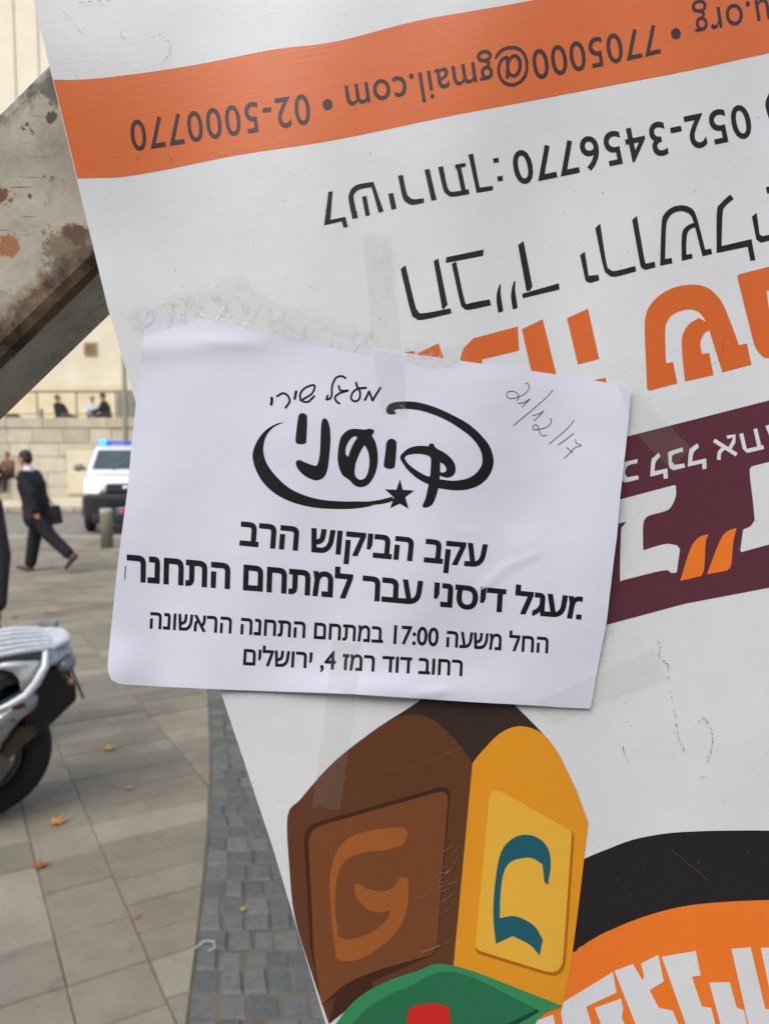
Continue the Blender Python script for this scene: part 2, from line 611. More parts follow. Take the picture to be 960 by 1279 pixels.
# --- railing on the terrace
rl = thing('terrace_railing', 'thin grey metal railing along the terrace edge above the stone wall', 'railing', (-10, WALLY + .9, WTOP - .05))
RM = mat('rail_metal', rgb(122, 118, 106), .5, metallic=.3)
t = MB(); t.box((-10, WALLY + .9, 4.26), (30, .07, .09)); t.build('top_rail', RM, rl, world=True)
t = MB(); t.box((-10, WALLY + .9, 3.38), (30, .04, .04)); t.build('bottom_rail', RM, rl, world=True)
for i in range(20):
    t = MB()
    t.box((-24.9 + i * 1.55 + .35, WALLY + .9, 3.7), (.05, .05, 1.1))
    t.build('post', RM, rl, world=True)
# --- grey cabinet and lamp post near the wall
ca = thing('utility_cabinet', 'tall grey metal cabinet standing on the terrace beside the seated people', 'cabinet', (-10.2, 31.6, WTOP))
c0 = on_y(146, 487, 31.4)
t = MB(); t.box((c0[0] + .75, 31.7, WTOP + .58), (1.5, .6, 1.2), bev=.02)
t.build('cabinet_body', mat('cabinet_grey', rgb(148, 146, 134), .6), ca, world=True)
t = MB(); t.box((c0[0] + .4, 31.385, WTOP + .58), (.66, .03, 1.05), bev=.005)
t.build('door', mat('cabinet_door', rgb(138, 137, 126), .6), ca, world=True)
lx = on_y(156, 500, 26.0)[0]
lp = thing('lamp_post', 'slim grey-green lamp post on the far pavement behind the white vehicle', 'lamp post', (lx, 26, .14))
t = MB(); t.lathe((lx, 26, .14), [(.14, 0), (.14, .5), (.09, .6), (.085, 3), (.06, 7.4)], n=14)
t.build('pole', mat('pole_green', rgb(142, 142, 124), .5, rgb(122, 122, 104), 3), lp, world=True, smooth=True)
t = MB(); t.tube([(lx, 26, 7.4), (lx, 25.7, 7.75), (lx, 25.0, 7.9)], .045); t.build('arm', MATS['pole_green'], lp, world=True, smooth=True)
t = MB(); t.box((lx, 24.7, 7.88), (.28, .7, .12), bev=.03); t.build('lamp_head', MATS['cabinet_grey'], lp, world=True)
# --- unseen stone building added behind the camera to shade the near side
bb = thing('shade_building', 'long unseen stone building added behind the viewer to shade the near plaza', 'building', (6, -15, 0))
t = MB(); t.box((6, -20, 5.5), (60, 10, 11)); t.build('wall', MATS['facade_stone'], bb, world=True)
for i in range(9):
    t = MB(); t.box((-16 + i * 5.5, -14.97, 2.0), (1.6, .1, 2.6)); t.build('window', mat('dark_glass', (.03, .035, .04), .15), bb, world=True)

# ================================================================== RUSTY BEAM
BMY = 0.502
def bpt(px, py, y=BMY): return Vector(on_y(px, py, y))
bu0, bu1 = bpt(0, 131), bpt(61, 74)
bl0, bl1 = bpt(0, 455), bpt(125, 326)
ax = ((bu1 - bu0).normalized() + (bl1 - bl0).normalized()).normalized()   # up and to the right
nrm = Vector((-ax.z, 0, ax.x))                                             # across, upwards
mid = (bu0 + bu1 + bl0 + bl1) / 4
hw = ((bu0 + bu1) / 2 - (bl0 + bl1) / 2).dot(nrm) / 2
tl_ = mid.z / ax.z
foot = mid - ax * tl_
top = mid + ax * .42
beam = thing('steel_beam', 'rusty grey painted steel beam slanting up behind the banner', 'beam', (foot.x, BMY + .04, 0))
def beam_mat():
    m = bpy.data.materials.new('beam_paint')
    m.use_nodes = True
    n, l = m.node_tree.nodes, m.node_tree.links
    b = n['Principled BSDF']
    b.inputs['Roughness'].default_value = .62
    tc = n.new('ShaderNodeTexCoord')
    at = n.new('ShaderNodeAttribute')
    at.attribute_name = 'across'
    def noise(scale, det=8, rough=.6, vec=None):
        q = n.new('ShaderNodeTexNoise')
        q.inputs['Scale'].default_value = scale
        q.inputs['Detail'].default_value = det
        q.inputs['Roughness'].default_value = rough
        l.new(vec or tc.outputs['Object'], q.inputs['Vector'])
        return q.outputs['Fac']
    def ramp(src, a, b_, c0=(0, 0, 0), c1=(1, 1, 1)):
        q = n.new('ShaderNodeValToRGB')
        q.color_ramp.elements[0].position = a
        q.color_ramp.elements[1].position = b_
        q.color_ramp.elements[0].color = (*c0, 1)
        q.color_ramp.elements[1].color = (*c1, 1)
        l.new(src, q.inputs['Fac'])
        return q.outputs['Color']
    def mix(f, a, b_):
        q = n.new('ShaderNodeMix')
        q.data_type = 'RGBA'
        l.new(f, q.inputs['Factor'])
        if isinstance(a, tuple): q.inputs['A'].default_value = (*a, 1)
        else: l.new(a, q.inputs['A'])
        if isinstance(b_, tuple): q.inputs['B'].default_value = (*b_, 1)
        else: l.new(b_, q.inputs['B'])
        return q.outputs['Result']
    def math_(op, a, b_):
        q = n.new('ShaderNodeMath')
        q.operation = op
        for i, s in enumerate((a, b_)):
            if isinstance(s, (int, float)): q.inputs[i].default_value = s
            else: l.new(s, q.inputs[i])
        return q.outputs[0]
    paint = ramp(noise(14, 10, .7), .3, .7, rgb(120, 115, 100), rgb(190, 184, 167))
    # long scratches
    sm = n.new('ShaderNodeMapping')
    sm.inputs['Scale'].default_value = (9, 1, 130)
    sm.inputs['Rotation'].default_value = (0, R(-25), 0)
    l.new(tc.outputs['Object'], sm.inputs['Vector'])
    paint = mix(ramp(noise(3.0, 3, .5, sm.outputs['Vector']), .66, .72), paint, rgb(110, 104, 92))
    sm2 = n.new('ShaderNodeMapping')
    sm2.inputs['Scale'].default_value = (12, 1, 190)
    sm2.inputs['Rotation'].default_value = (0, R(-58), 0)
    l.new(tc.outputs['Object'], sm2.inputs['Vector'])
    paint = mix(ramp(noise(2.5, 2, .5, sm2.outputs['Vector']), .69, .74), paint, rgb(98, 90, 76))
    # pits and flakes
    paint = mix(ramp(noise(85, 4, .65), .63, .69), paint, rgb(74, 66, 54))
    paint = mix(ramp(noise(26, 6, .7), .60, .68), paint, rgb(120, 112, 96))
    # orange rust blooms
    paint = mix(ramp(noise(13, 5, .55), .57, .66), paint, rgb(168, 112, 48))
    paint = mix(ramp(noise(18, 7, .6), .63, .69), paint, rgb(92, 54, 26))
    def spot(px, py, rad, c, soft=.22):
        p_ = bpt(px, py)
        q = n.new('ShaderNodeVectorMath')
        q.operation = 'DISTANCE'
        l.new(tc.outputs['Object'], q.inputs[0])
        q.inputs[1].default_value = tuple(p_ - beam.location)
        d_ = math_('ADD', math_('DIVIDE', q.outputs['Value'], rad), math_('MULTIPLY', math_('SUBTRACT', noise(60, 9, .78), .5), 3.2))
        return mix(ramp(d_, .55, .55 + soft, (1, 1, 1), (0, 0, 0)), paint, c)
    for a_ in ((12, 308, .009, rgb(150, 100, 54)), (3, 244, .009, rgb(104, 58, 28)), (80, 318, .022, rgb(118, 104, 84)), (96, 292, .010, rgb(84, 60, 42)),
               (60, 350, .009, rgb(160, 112, 52)), (64, 146, .005, rgb(60, 58, 48)), (38, 245, .004, rgb(52, 48, 38)), (70, 105, .016, rgb(88, 84, 72))):
        paint = spot(*a_)
    # flaked band along the lower corner, dark lip along the upper edge
    nzz = noise(24, 9, .7)
    low = math_('ADD', at.outputs['Fac'], math_('MULTIPLY', math_('SUBTRACT', nzz, .5), .55))
    paint = mix(ramp(low, .15, .23, (1, 1, 1), (0, 0, 0)), paint, ramp(noise(42, 8, .75), .38, .66, rgb(46, 33, 23), rgb(128, 104, 78)))
    hi = math_('ADD', at.outputs['Fac'], math_('MULTIPLY', math_('SUBTRACT', noise(40, 8, .75), .5), .30))
    paint = mix(ramp(hi, .88, .97), paint, ramp(noise(90, 4), .4, .6, rgb(60, 58, 50), rgb(150, 146, 132)))
    l.new(paint, b.inputs['Base Color'])
    bp = n.new('ShaderNodeBump')
    bp.inputs['Strength'].default_value = .35
    bp.inputs['Distance'].default_value = .003
    l.new(nzz, bp.inputs['Height'])
    l.new(bp.outputs['Normal'], b.inputs['Normal'])
    return m
BEAM = beam_mat()
def beam_shell():
    DEP = .072
    V, Fc, A = [], [], []
    r = .008
    prof = [(-hw, DEP), (-hw, r), (-hw + r * .3, r * .3), (-hw + r, 0), (hw - r, 0), (hw - r * .3, r * .3), (hw, r), (hw, DEP)]
    rows = [prof[0], (-hw, .03), (-hw, .012), prof[1], prof[2], prof[3]] + [(-hw + r + (2 * hw - 2 * r) * i / 10, 0) for i in range(1, 10)] + prof[4:]
    m_ = len(rows)
    NS = 60
    for i in range(NS + 1):
        c = foot + ax * ((tl_ + .42) * i / NS)
        for (a, d) in rows:
            p = c + nrm * a
            V.append((p.x, BMY + d, max(p.z, 0.0)))
            A.append(.45 if (a < 0 and d > .011) else (1.0 if d > .011 else (a + hw) / (2 * hw)))
    for i in range(NS):
        for j in range(m_):
            Fc.append((i * m_ + j, i * m_ + (j + 1) % m_, (i + 1) * m_ + (j + 1) % m_, (i + 1) * m_ + j))
    Fc.append(tuple(range(m_)))
    Fc.append(tuple(NS * m_ + j for j in range(m_ - 1, -1, -1)))
    o = obj('beam_shell', V, Fc, BEAM, beam, world=True)
    fix_normals(o.data)
    at = o.data.attributes.new('across', 'FLOAT', 'POINT')
    at.data.foreach_set('value', A)
beam_shell()
t = MB(); t.box((foot.x, BMY + .04, .012), (.34, .26, .024), bev=.004); t.build('foot_plate', BEAM, beam, world=True)

# ================================================================== BANNER
def sstep(x, a, b):
    t = np.clip((x - a) / (b - a), 0, 1)
    return t * t * (3 - 2 * t)
EDGE_Y = [-340, 0, 385, 862, 1060, 1250, 1640]
EDGE_X = [-40, 42, 135, 275, 341, 398, 515]
def edge_x(py): return np.interp(py, EDGE_Y, EDGE_X)
def banner_y(px, py):
    px, py = np.asarray(px, float), np.asarray(py, float)
    e = px - edge_x(py)
    y = .470 - .012 * np.exp(-(e / 120) ** 2) * (1 - sstep(py, 40, 330))
    y = y + 0.0040 * np.sin(px / 150 + py / 520 + .4) + .0024 * np.sin(px / 83 - py / 300 + 1.1) + .0007 * np.sin(px / 37 + py / 210)
    y = y + .004 * np.exp(-(((px - 700) / 120) ** 2 + ((py - 250) / 200) ** 2))
    return y
def bsurf(pts, off=0.0):
    pts = np.asarray(pts, float)
    y = banner_y(pts[:, 0], pts[:, 1]) - off
    X, Y, Z = on_y(pts[:, 0], pts[:, 1], y)
    return np.stack([X, Y, Z], 1)

PAPER_T = np.array([(183.5, 386), (196, 389), (251, 397), (300, 407), (366, 421), (397, 420), (440, 428), (468, 435), (511, 441.5), (575, 450.5), (640, 460), (693, 467.5), (740, 475), (788, 483)])
PAPER_R = np.array([(788, 483), (785, 520), (781, 560), (774, 620), (770, 670), (766, 700), (757, 778), (750, 812), (743, 850), (737, 885)])
PAPER_B = np.array([(139, 849), (150, 854.5), (200, 857.5), (272, 861), (340, 863.5), (403, 865.5), (440, 867), (500, 871), (590, 877), (665, 881), (700, 883.5), (737, 885)])
PAPER_L = np.array([(183.5, 386), (179, 425), (174, 470), (170, 502), (165, 550), (159, 615), (153, 660), (148, 698), (141, 765), (135, 825), (134.5, 838), (139, 849)])
def along(P, t):
    d = np.r_[0, np.cumsum(np.hypot(*np.diff(P, axis=0).T))]
    d /= d[-1]
    return np.stack([np.interp(t, d, P[:, 0]), np.interp(t, d, P[:, 1])], -1)
def paper_y(px, py):
    px, py = np.asarray(px, float), np.asarray(py, float)
    lift = .0012 + 0 * px
    # slack buckle below the top left tape, soft folds down the left, lifted right edge and lower corners
    u = (px - 185) - (py - 425) * .9
    ridge = (py - (437 - (px - 170) * .075)) / 15
    lift = lift + .0013 * np.exp(-ridge ** 2) * (1 - sstep(px, 230, 400))
    lift = lift + .0022 * np.exp(-(((px - 205 - (py - 640) * .22) / 38) ** 2)) * sstep(py, 480, 640)
    lift = lift + .0042 * sstep(px, 690, 785) * np.exp(-((py - 690) / 130) ** 2)
    lift = lift + .0018 * np.exp(-(((px - 600) / 75) ** 2 + ((py - 730) / 55) ** 2))
    lift = lift + .0007 * np.exp(-(((px - 655) / 26) ** 2 + ((py - 680) / 20) ** 2))
    lift = lift + .0036 * np.exp(-(((px - 480) / 130) ** 2 + ((py - 868) / 26) ** 2))
    lift = lift + .0050 * (1 - sstep(np.hypot(px - 138, py - 848), 0, 70))
    lift = lift + .0035 * (1 - sstep(px, 120, 220)) * sstep(py, 500, 700)
    lift = lift + .0012 * np.sin(px / 60 + py / 130) ** 2
    # fold kinks and short creases
    lift = lift + 1.6e-5 * np.clip(px - (238 + (py - 470) * .12), 0, 80) * sstep(py, 430, 560)
    lift = lift + 1.2e-5 * np.clip(470 - py + (px - 560) * .1 + 60, 0, 60) * sstep(px, 540, 640)
    for (x0, y0, x1, y1, h_, w_) in ((598, 738, 640, 700, .0006, 4), (560, 655, 590, 668, .0004, 3.5), (640, 706, 672, 690, .0005, 4), (250, 425, 330, 432, .0004, 4), (515, 868, 560, 862, .0007, 5)):
        dx_, dy_ = x1 - x0, y1 - y0
        L_ = math.hypot(dx_, dy_)
        tt = ((px - x0) * dx_ + (py - y0) * dy_) / L_
        dd = ((px - x0) * -dy_ + (py - y0) * dx_) / L_
        lift = lift + h_ * np.exp(-(dd / w_) ** 2) * sstep(tt, -10, 8) * (1 - sstep(tt, L_ - 8, L_ + 10))
    return banner_y(px, py) - lift
def psurf(pts, off=0.0):
    pts = np.asarray(pts, float)
    y = paper_y(pts[:, 0], pts[:, 1]) - off
    X, Y, Z = on_y(pts[:, 0], pts[:, 1], y)
    return np.stack([X, Y, Z], 1)

# ---- flat ink shapes laid on the sheets
def smooth_poly(P, corner=38, sub=4, closed=True):
    """round the soft vertices of an outline, keep the sharp ones"""
    P = [np.array(p, float) for p in P]
    n = len(P)
    sharp = []
    for i in range(n):
        if not closed and i in (0, n - 1):
            sharp.append(True); continue
        a, b = P[i] - P[i - 1], P[(i + 1) % n] - P[i]
        c = np.dot(a, b) / (np.linalg.norm(a) * np.linalg.norm(b) + 1e-9)
        sharp.append(math.degrees(math.acos(max(-1, min(1, c)))) > corner)
    out = []
    for i in range(n if closed else n - 1):
        p0, p1, p2, p3 = P[i - 1] if (closed or i > 0) else P[i], P[i], P[(i + 1) % n], P[(i + 2) % n] if (closed or i + 2 < n) else P[(i + 1) % n]
        if sharp[i]: p0 = p1 - (p2 - p1)
        if sharp[(i + 1) % n]: p3 = p2 + (p2 - p1)
        for k in range(sub):
            t = k / sub
            m1, m2 = (p2 - p0) / 2, (p3 - p1) / 2
            h00, h10, h01, h11 = 2*t**3 - 3*t*t + 1, t**3 - 2*t*t + t, -2*t**3 + 3*t*t, t**3 - t*t
            out.append(h00 * p1 + h10 * m1 + h01 * p2 + h11 * m2)
    if not closed: out.append(P[-1])
    return out
def resample(P, step):
    out = []
    n = len(P)
    for i in range(n):
        a, b = np.array(P[i], float), np.array(P[(i + 1) % n], float)
        k = max(1, int(np.linalg.norm(b - a) / step))
        for j in range(k): out.append(a + (b - a) * j / k)
    return out
def inside(loops, q):
    c = np.zeros(len(q), bool)
    for L in loops:
        L = np.asarray(L)
        x0, y0 = L[:, 0], L[:, 1]
        x1, y1 = np.roll(x0, -1), np.roll(y0, -1)
        for a, b, cc, d in zip(x0, y0, x1, y1):
            if b == d: continue
            m_ = ((b > q[:, 1]) != (d > q[:, 1])) & (q[:, 0] < (cc - a) * (q[:, 1] - b) / (d - b) + a)
            c ^= m_
    return c
def fill(loops, step=22):
    loops = [resample(L, step) for L in loops]
    pts, edges = [], []
    for L in loops:
        k = len(pts)
        pts += [tuple(p) for p in L]
        edges += [(k + i, k + (i + 1) % len(L)) for i in range(len(L))]
    A = np.array(pts)
    lo, hi = A.min(0), A.max(0)
    if max(hi - lo) > step * 1.5:
        gx, gy = np.meshgrid(np.arange(lo[0] + step / 2, hi[0], step), np.arange(lo[1] + step / 2, hi[1], step))
        q = np.stack([gx.ravel() + .137, gy.ravel() + .071], 1)
        if len(q):
            q = q[inside(loops, q)]
            pts += [tuple(p) for p in q]
    v, e, f, *_ = delaunay_2d_cdt([Vector(p) for p in pts], edges, [], 0, 1e-4)
    v = np.array([(p.x, p.y) for p in v])
    cen = np.array([v[list(t)].mean(0) for t in f])
    ok = inside(loops, cen)
    return v, [tuple(t) for t, k in zip(f, ok) if k]
def true_normals(me, P2, surf):
    dx = surf(P2 + np.array((2.0, 0)), 0) - surf(P2 - np.array((2.0, 0)), 0)
    dy = surf(P2 + np.array((0, 2.0)), 0) - surf(P2 - np.array((0, 2.0)), 0)
    N = np.cross(dx, dy)
    N /= np.linalg.norm(N, axis=1)[:, None]
    N[N[:, 1] > 0] *= -1
    me.normals_split_custom_set_from_vertices([tuple(q) for q in N])
class Ink:
    def __init__(s): s.v, s.f = [], []
    def poly(s, P, holes=(), org=(0, 0), k=1.0, smooth=None, step=10):
        def conv(L):
            L = [(org[0] + p[0] / k, org[1] + p[1] / k) for p in L]
            return smooth_poly(L, smooth) if smooth else L
        v, f = fill([conv(P)] + [conv(h) for h in holes], step)
        n = len(s.v)
        s.v += [tuple(p) for p in v]
        s.f += [tuple(i + n for i in t) for t in f]
        return s
    def stroke(s, P, wid, org=(0, 0), k=1.0, smooth=True, rounded=True, taper=None):
        P = [np.array((org[0] + p[0] / k, org[1] + p[1] / k)) for p in P]
        if smooth and len(P) > 2: P = smooth_poly(P, 200, 5, closed=False)
        wid = wid / k / 2
        n = len(P)
        Lf, Rt = [], []
        for i in range(n):
            d = P[min(i + 1, n - 1)] - P[max(i - 1, 0)]
            d = d / (np.linalg.norm(d) + 1e-9)
            nn = np.array((-d[1], d[0]))
            ww = wid * (taper(i / (n - 1)) if taper else 1)
            Lf.append(P[i] + nn * ww); Rt.append(P[i] - nn * ww)
        b = len(s.v)
        s.v += [tuple(p) for p in Lf] + [tuple(p) for p in Rt]
        s.f += [(b + i, b + i + 1, b + n + i + 1, b + n + i) for i in range(n - 1)]
        if rounded:
            for q, ww in ((P[0], taper(0) if taper else 1), (P[-1], taper(1) if taper else 1)):
                b = len(s.v)
                s.v += [tuple(q + wid * ww * np.array((math.cos(a), math.sin(a)))) for a in np.linspace(0, 2 * math.pi, 12, endpoint=False)]
                s.f.append(tuple(range(b, b + 12)))
        return s
    def text(s, body, bl, br, tl, tr, weight=0.0, cap=.592, sag=0.0, clip=None, track=1.0, faded=0.0):
        """a line of type: glyph outlines emboldened by `weight`, filled, laid in the quad bl-br-tl-tr"""
        cu = bpy.data.curves.new('t', 'FONT')
        cu.body = body
        cu.fill_mode = 'NONE'
        cu.space_character = track
        cu.resolution_u = 4
        o = bpy.data.objects.new('t', cu)
        COL.objects.link(o)
        dg = bpy.context.evaluated_depsgraph_get()
        me = bpy.data.meshes.new_from_object(o.evaluated_get(dg), depsgraph=dg)
        COL.objects.unlink(o)
        bpy.data.objects.remove(o)
        XY = np.array([(v.co.x, v.co.y) for v in me.vertices])
        nb = {}
        for e in me.edges:
            nb.setdefault(e.vertices[0], []).append(e.vertices[1])
            nb.setdefault(e.vertices[1], []).append(e.vertices[0])
        bpy.data.meshes.remove(me)
        loops, seen = [], set()
        for st_ in sorted(nb):
            if st_ in seen: continue
            L, cur, prev = [st_], st_, None
            seen.add(st_)
            nx = min(nb[st_], key=lambda q: (abs(q - st_), -q))
            while nx not in seen:
                L.append(nx); seen.add(nx)
                c2 = [q for q in nb[nx] if q not in seen]
                if not c2: break
                nx = c2[0]
            if len(L) > 2: loops.append(XY[L])
        area = lambda L: np.sum(L[:, 0] * np.roll(L[:, 1], -1) - np.roll(L[:, 0], -1) * L[:, 1])
        spans = []
        for L in sorted(loops, key=lambda L: L[:, 0].min()):
            if spans and L[:, 0].min() <= spans[-1][0]:
                spans[-1][0] = max(spans[-1][0], L[:, 0].max()); spans[-1][1].append(L)
            else: spans.append([L[:, 0].max(), [L]])
        out = []
        for L, sgn in [(L, 1.0 if area(max(g_, key=lambda K: abs(area(K)))) > 0 else -1.0) for _, g_ in spans for L in g_]:
            keep = np.hypot(*(L - np.roll(L, 1, 0)).T) > 1e-4
            L = L[keep]
            d1 = L - np.roll(L, 1, 0); d2 = np.roll(L, -1, 0) - L
            d1 /= np.linalg.norm(d1, axis=1)[:, None]; d2 /= np.linalg.norm(d2, axis=1)[:, None]
            n1 = np.stack([d1[:, 1], -d1[:, 0]], 1); n2 = np.stack([d2[:, 1], -d2[:, 0]], 1)
            m_ = n1 + n2
            q = np.sum(m_ * n1, 1)
            m_ = m_ / np.maximum(q, .35)[:, None]
            out.append(L + m_ * weight * sgn)
        lo, hi = np.vstack(out).min(0), np.vstack(out).max(0)
        UV = [np.stack([(L[:, 0] - lo[0]) / (hi[0] - lo[0]), L[:, 1] / cap], 1) for L in out]
        groups = []
        for i, L in enumerate(UV):           # one glyph piece at a time, its holes with it
            bb = (L[:, 0].min(), L[:, 0].max())
            groups.append((bb, L))
        groups.sort(key=lambda g_: g_[0][0])
        merged = []
        for bb, L in groups:
            if merged and bb[0] <= merged[-1][0][1]:
                m0 = merged[-1]
                merged[-1] = ((m0[0][0], max(m0[0][1], bb[1])), m0[1] + [L])
            else: merged.append((bb, [L]))
        bl, br, tl, tr = map(np.array, (bl, br, tl, tr))
        for bb, Ls in merged:
            pts, edges = [], []
            for L in Ls:
                k0 = len(pts)
                pts += [Vector((p[0] * 10, p[1])) for p in L]
                edges += [(k0 + i, k0 + (i + 1) % len(L)) for i in range(len(L))]
            for cl in [c_ for c_ in (clip, faded) if c_]:
                if bb[0] < cl < bb[1]:
                    k0 = len(pts)
                    pts += [Vector((cl * 10, -.6)), Vector((cl * 10, 1.6))]
                    edges.append((k0, k0 + 1))
            if faded and bb[0] < faded:
                k0 = len(pts)
                pts += [Vector((bb[0] * 10 - .1, .74)), Vector((bb[1] * 10 + .1, .74))]
                edges.append((k0, k0 + 1))
            v, e, f, *_ = delaunay_2d_cdt(pts, edges, [], 0, 1e-6)
            v = np.array([(p.x / 10, p.y) for p in v])
            cen = np.array([v[list(t_)].mean(0) for t_ in f])
            wn = np.zeros(len(cen))
            for L in Ls:
                a_, b_ = L, np.roll(L, -1, 0)
                for (x0, y0), (x1, y1) in zip(a_, b_):
                    if y0 == y1: continue
                    xx = x0 + (cen[:, 1] - y0) * (x1 - x0) / (y1 - y0)
                    hit = xx > cen[:, 0]
                    wn += (hit & (y0 <= cen[:, 1]) & (y1 > cen[:, 1])) * 1.0
                    wn -= (hit & (y1 <= cen[:, 1]) & (y0 > cen[:, 1])) * 1.0
            ok = np.abs(wn) > .5
            u, vv = v[:, 0], v[:, 1]
            if clip is not None: ok &= cen[:, 0] < clip
            if faded: ok &= ~((cen[:, 0] < faded) & (cen[:, 1] < .74))
            P = (bl[None] * (1 - u)[:, None] + br[None] * u[:, None]) * (1 - vv)[:, None] + (tl[None] * (1 - u)[:, None] + tr[None] * u[:, None]) * vv[:, None]
            P[:, 1] += sag * 4 * u * (1 - u)
            n0 = len(s.v)
            s.v += [tuple(p) for p in P]
            s.f += [tuple(i + n0 for i in t_) for t_, k_ in zip(f, ok) if k_]
        return s
    def build(s, name, m, parent, surf, off, label=None):
        P2 = np.array(s.v, float)
        A = surf(P2, off)
        fs = []
        for t_ in s.f:                       # every face looks at the reader
            q = P2[list(t_)]
            ar = np.sum(q[:, 0] * np.roll(q[:, 1], -1) - np.roll(q[:, 0], -1) * q[:, 1])
            fs.append(t_[::-1] if ar > 0 else t_)
        o = obj(name, A.tolist(), fs, m, parent, world=True, smooth=True)
        true_normals(o.data, P2, surf)
        if label: o['label'] = label
        return o
def visual(t_):
    """Hebrew is stored right to left: lay it out left to right, digits kept in order"""
    import re
    r = t_[::-1]
    return re.sub(r'[0-9][0-9:]*[0-9]|[0-9]', lambda q: q.group(0)[::-1], r)

LV = .00012
WHITE = print_mat('banner_white', (.695, .725, .755))
ORANGE = print_mat('ink_orange', rgb(214, 112, 62), dirt=.06)
ORANGE_D = print_mat('ink_deep_orange', rgb(212, 104, 48), dirt=.04)
ORANGE_B = print_mat('ink_bright_orange', rgb(236, 122, 42), dirt=.05)
PURPLE = print_mat('ink_aubergine', rgb(92, 48, 60), dirt=.08)
BLACK = print_mat('ink_black', rgb(36, 34, 37), dirt=.12)
CHAR = print_mat('ink_charcoal', rgb(66, 52, 54), dirt=.05)
bn = thing('banner', 'big white and orange holiday banner hung upside down on the rusty beam', 'banner', tuple(bsurf([(520, 1640)])[0]))

# sheet
def sheet(name, m, surf, NU, NV, fx, thick, parent):
    P = np.array([fx(i / NU, j / NV) for j in range(NV + 1) for i in range(NU + 1)])
    A = surf(P, 0.0)
    B = A + np.array((0, thick, 0))
    N = len(A)
    V = A.tolist() + B.tolist()
    Fc = []
    idx = lambda i, j: j * (NU + 1) + i
    for j in range(NV):
        for i in range(NU):
            q = (idx(i, j), idx(i + 1, j), idx(i + 1, j + 1), idx(i, j + 1))
            Fc.append(q[::-1]); Fc.append(tuple(N + k_ for k_ in q))
    rim = [idx(i, 0) for i in range(NU)] + [idx(NU, j) for j in range(NV)] + [idx(i, NV) for i in range(NU, 0, -1)] + [idx(0, j) for j in range(NV, 0, -1)]
    for a, b in zip(rim, rim[1:] + rim[:1]): Fc.append((a, b, N + b, N + a))
    o = obj(name, V, Fc, m, parent, world=True)
    fix_normals(o.data)
    n_front = NU * NV * 2
    o.data.polygons.foreach_set('use_smooth', [i < n_front for i in range(len(Fc))])
    try:
        rimset = set(range(n_front, len(Fc)))
        bm = bmesh.new(); bm.from_mesh(o.data)
        for e_ in bm.edges:
            if any(f_.index in rimset for f_ in e_.link_faces): e_.smooth = False
        bm.to_mesh(o.data); bm.free()
    except Exception: pass
    return o
def banner_fx(u, v):
    py = -340 + 1980 * v
    return (edge_x(py) + (1560 - edge_x(py)) * u, py)
sheet('sheet', WHITE, bsurf, 150, 150, banner_fx, .0035, bn)

ex = lambda py: float(edge_x(py)) + 1.0
# orange band across the (upside down) foot of the banner
I = Ink()
lo_ = [(ex(222), 222.5), (125, 222), (150, 221), (200, 213), (300, 193), (400, 178), (480, 162), (560, 145), (640, 130), (760, 107), (860, 88), (960, 66), (1100, 37), (1300, -6), (1555, -60)]
up_ = [(1555, -190), (1300, -138), (1100, -96), (960, -64), (860, -43), (760, -20), (660, 1), (600, 12), (520, 26), (440, 47), (400, 55), (340, 62), (260, 78), (200, 88), (140, 96), (100, 99.5), (ex(99), 99.5)]
I.poly(lo_ + up_, step=12, smooth=30)
I.build('orange_band', ORANGE, bn, bsurf, LV)
# phone, mail and web line
I = Ink()
I.text('02-5000770', (385, 117), (161, 151.5), (389, 155), (166, 190), .006, cap=.70, track=1.12)
I.text('7705000@gmail.com', (819.5, 30.5), (430, 107.5), (825, 67), (436, 146), .005, cap=.70, sag=2.0, track=1.06)
I.text('u.org', (958, -3), (864, 14.5), (964, 38), (870, 54.5), .0, cap=.70, track=1.06)
for c in ((409, 130.5), (843.5, 42)):
    I.poly([(c[0] + 6.2 * math.cos(a), c[1] + 7.0 * math.sin(a)) for a in np.linspace(0, 2 * math.pi, 20, endpoint=False)])
I.poly([(958, 9), (985, 3), (987, 9), (959, 15)])
I.build('contact_lettering', CHAR, bn, bsurf, 2 * LV)
# service line
I = Ink()
I.text('052-3456770', (932.5, 130), (637, 191), (941, 171), (645, 232), .012, cap=.70, track=1.10)
A = dict(org=(390, 160), k=4.0)
for P in [[(80, 318), (102, 315), (90, 458), (165, 443), (178, 493), (155, 498), (147, 466), (58, 486)],
          [(247, 343), (270, 338), (288, 435), (266, 440)], [(378, 328), (403, 323), (421, 402), (395, 408)],
          [(559, 208), (584, 203), (620, 358), (594, 363)],
          [(712, 182), (764, 173), (766, 192), (742, 197), (768, 318), (745, 322), (720, 203), (714, 204)],
          [(778, 132), (802, 127), (835, 297), (900, 288), (901, 310), (820, 324)],
          [(901, 152), (928, 147), (932, 170), (905, 175)], [(921, 242), (948, 237), (952, 262), (926, 267)]]:
    I.poly(P, **A)
for P in [[(200, 455), (181, 360), (184, 325), (200, 298), (232, 280), (305, 268), (356, 415), (331, 423), (295, 295), (240, 305), (215, 322), (206, 350), (228, 447)],
          [(427, 238), (452, 233), (470, 320), (485, 345), (507, 355), (555, 350), (558, 372), (500, 384), (470, 372), (450, 345)],
          [(627, 195), (652, 190), (672, 285), (682, 308), (700, 318), (780, 305), (784, 330), (700, 343), (672, 332), (652, 303)]]:
    I.poly(P, smooth=42, **A)
I.stroke([(962, 118), (958, 130), (962, 146)], 6)
I.build('service_lettering', BLACK, bn, bsurf, LV)
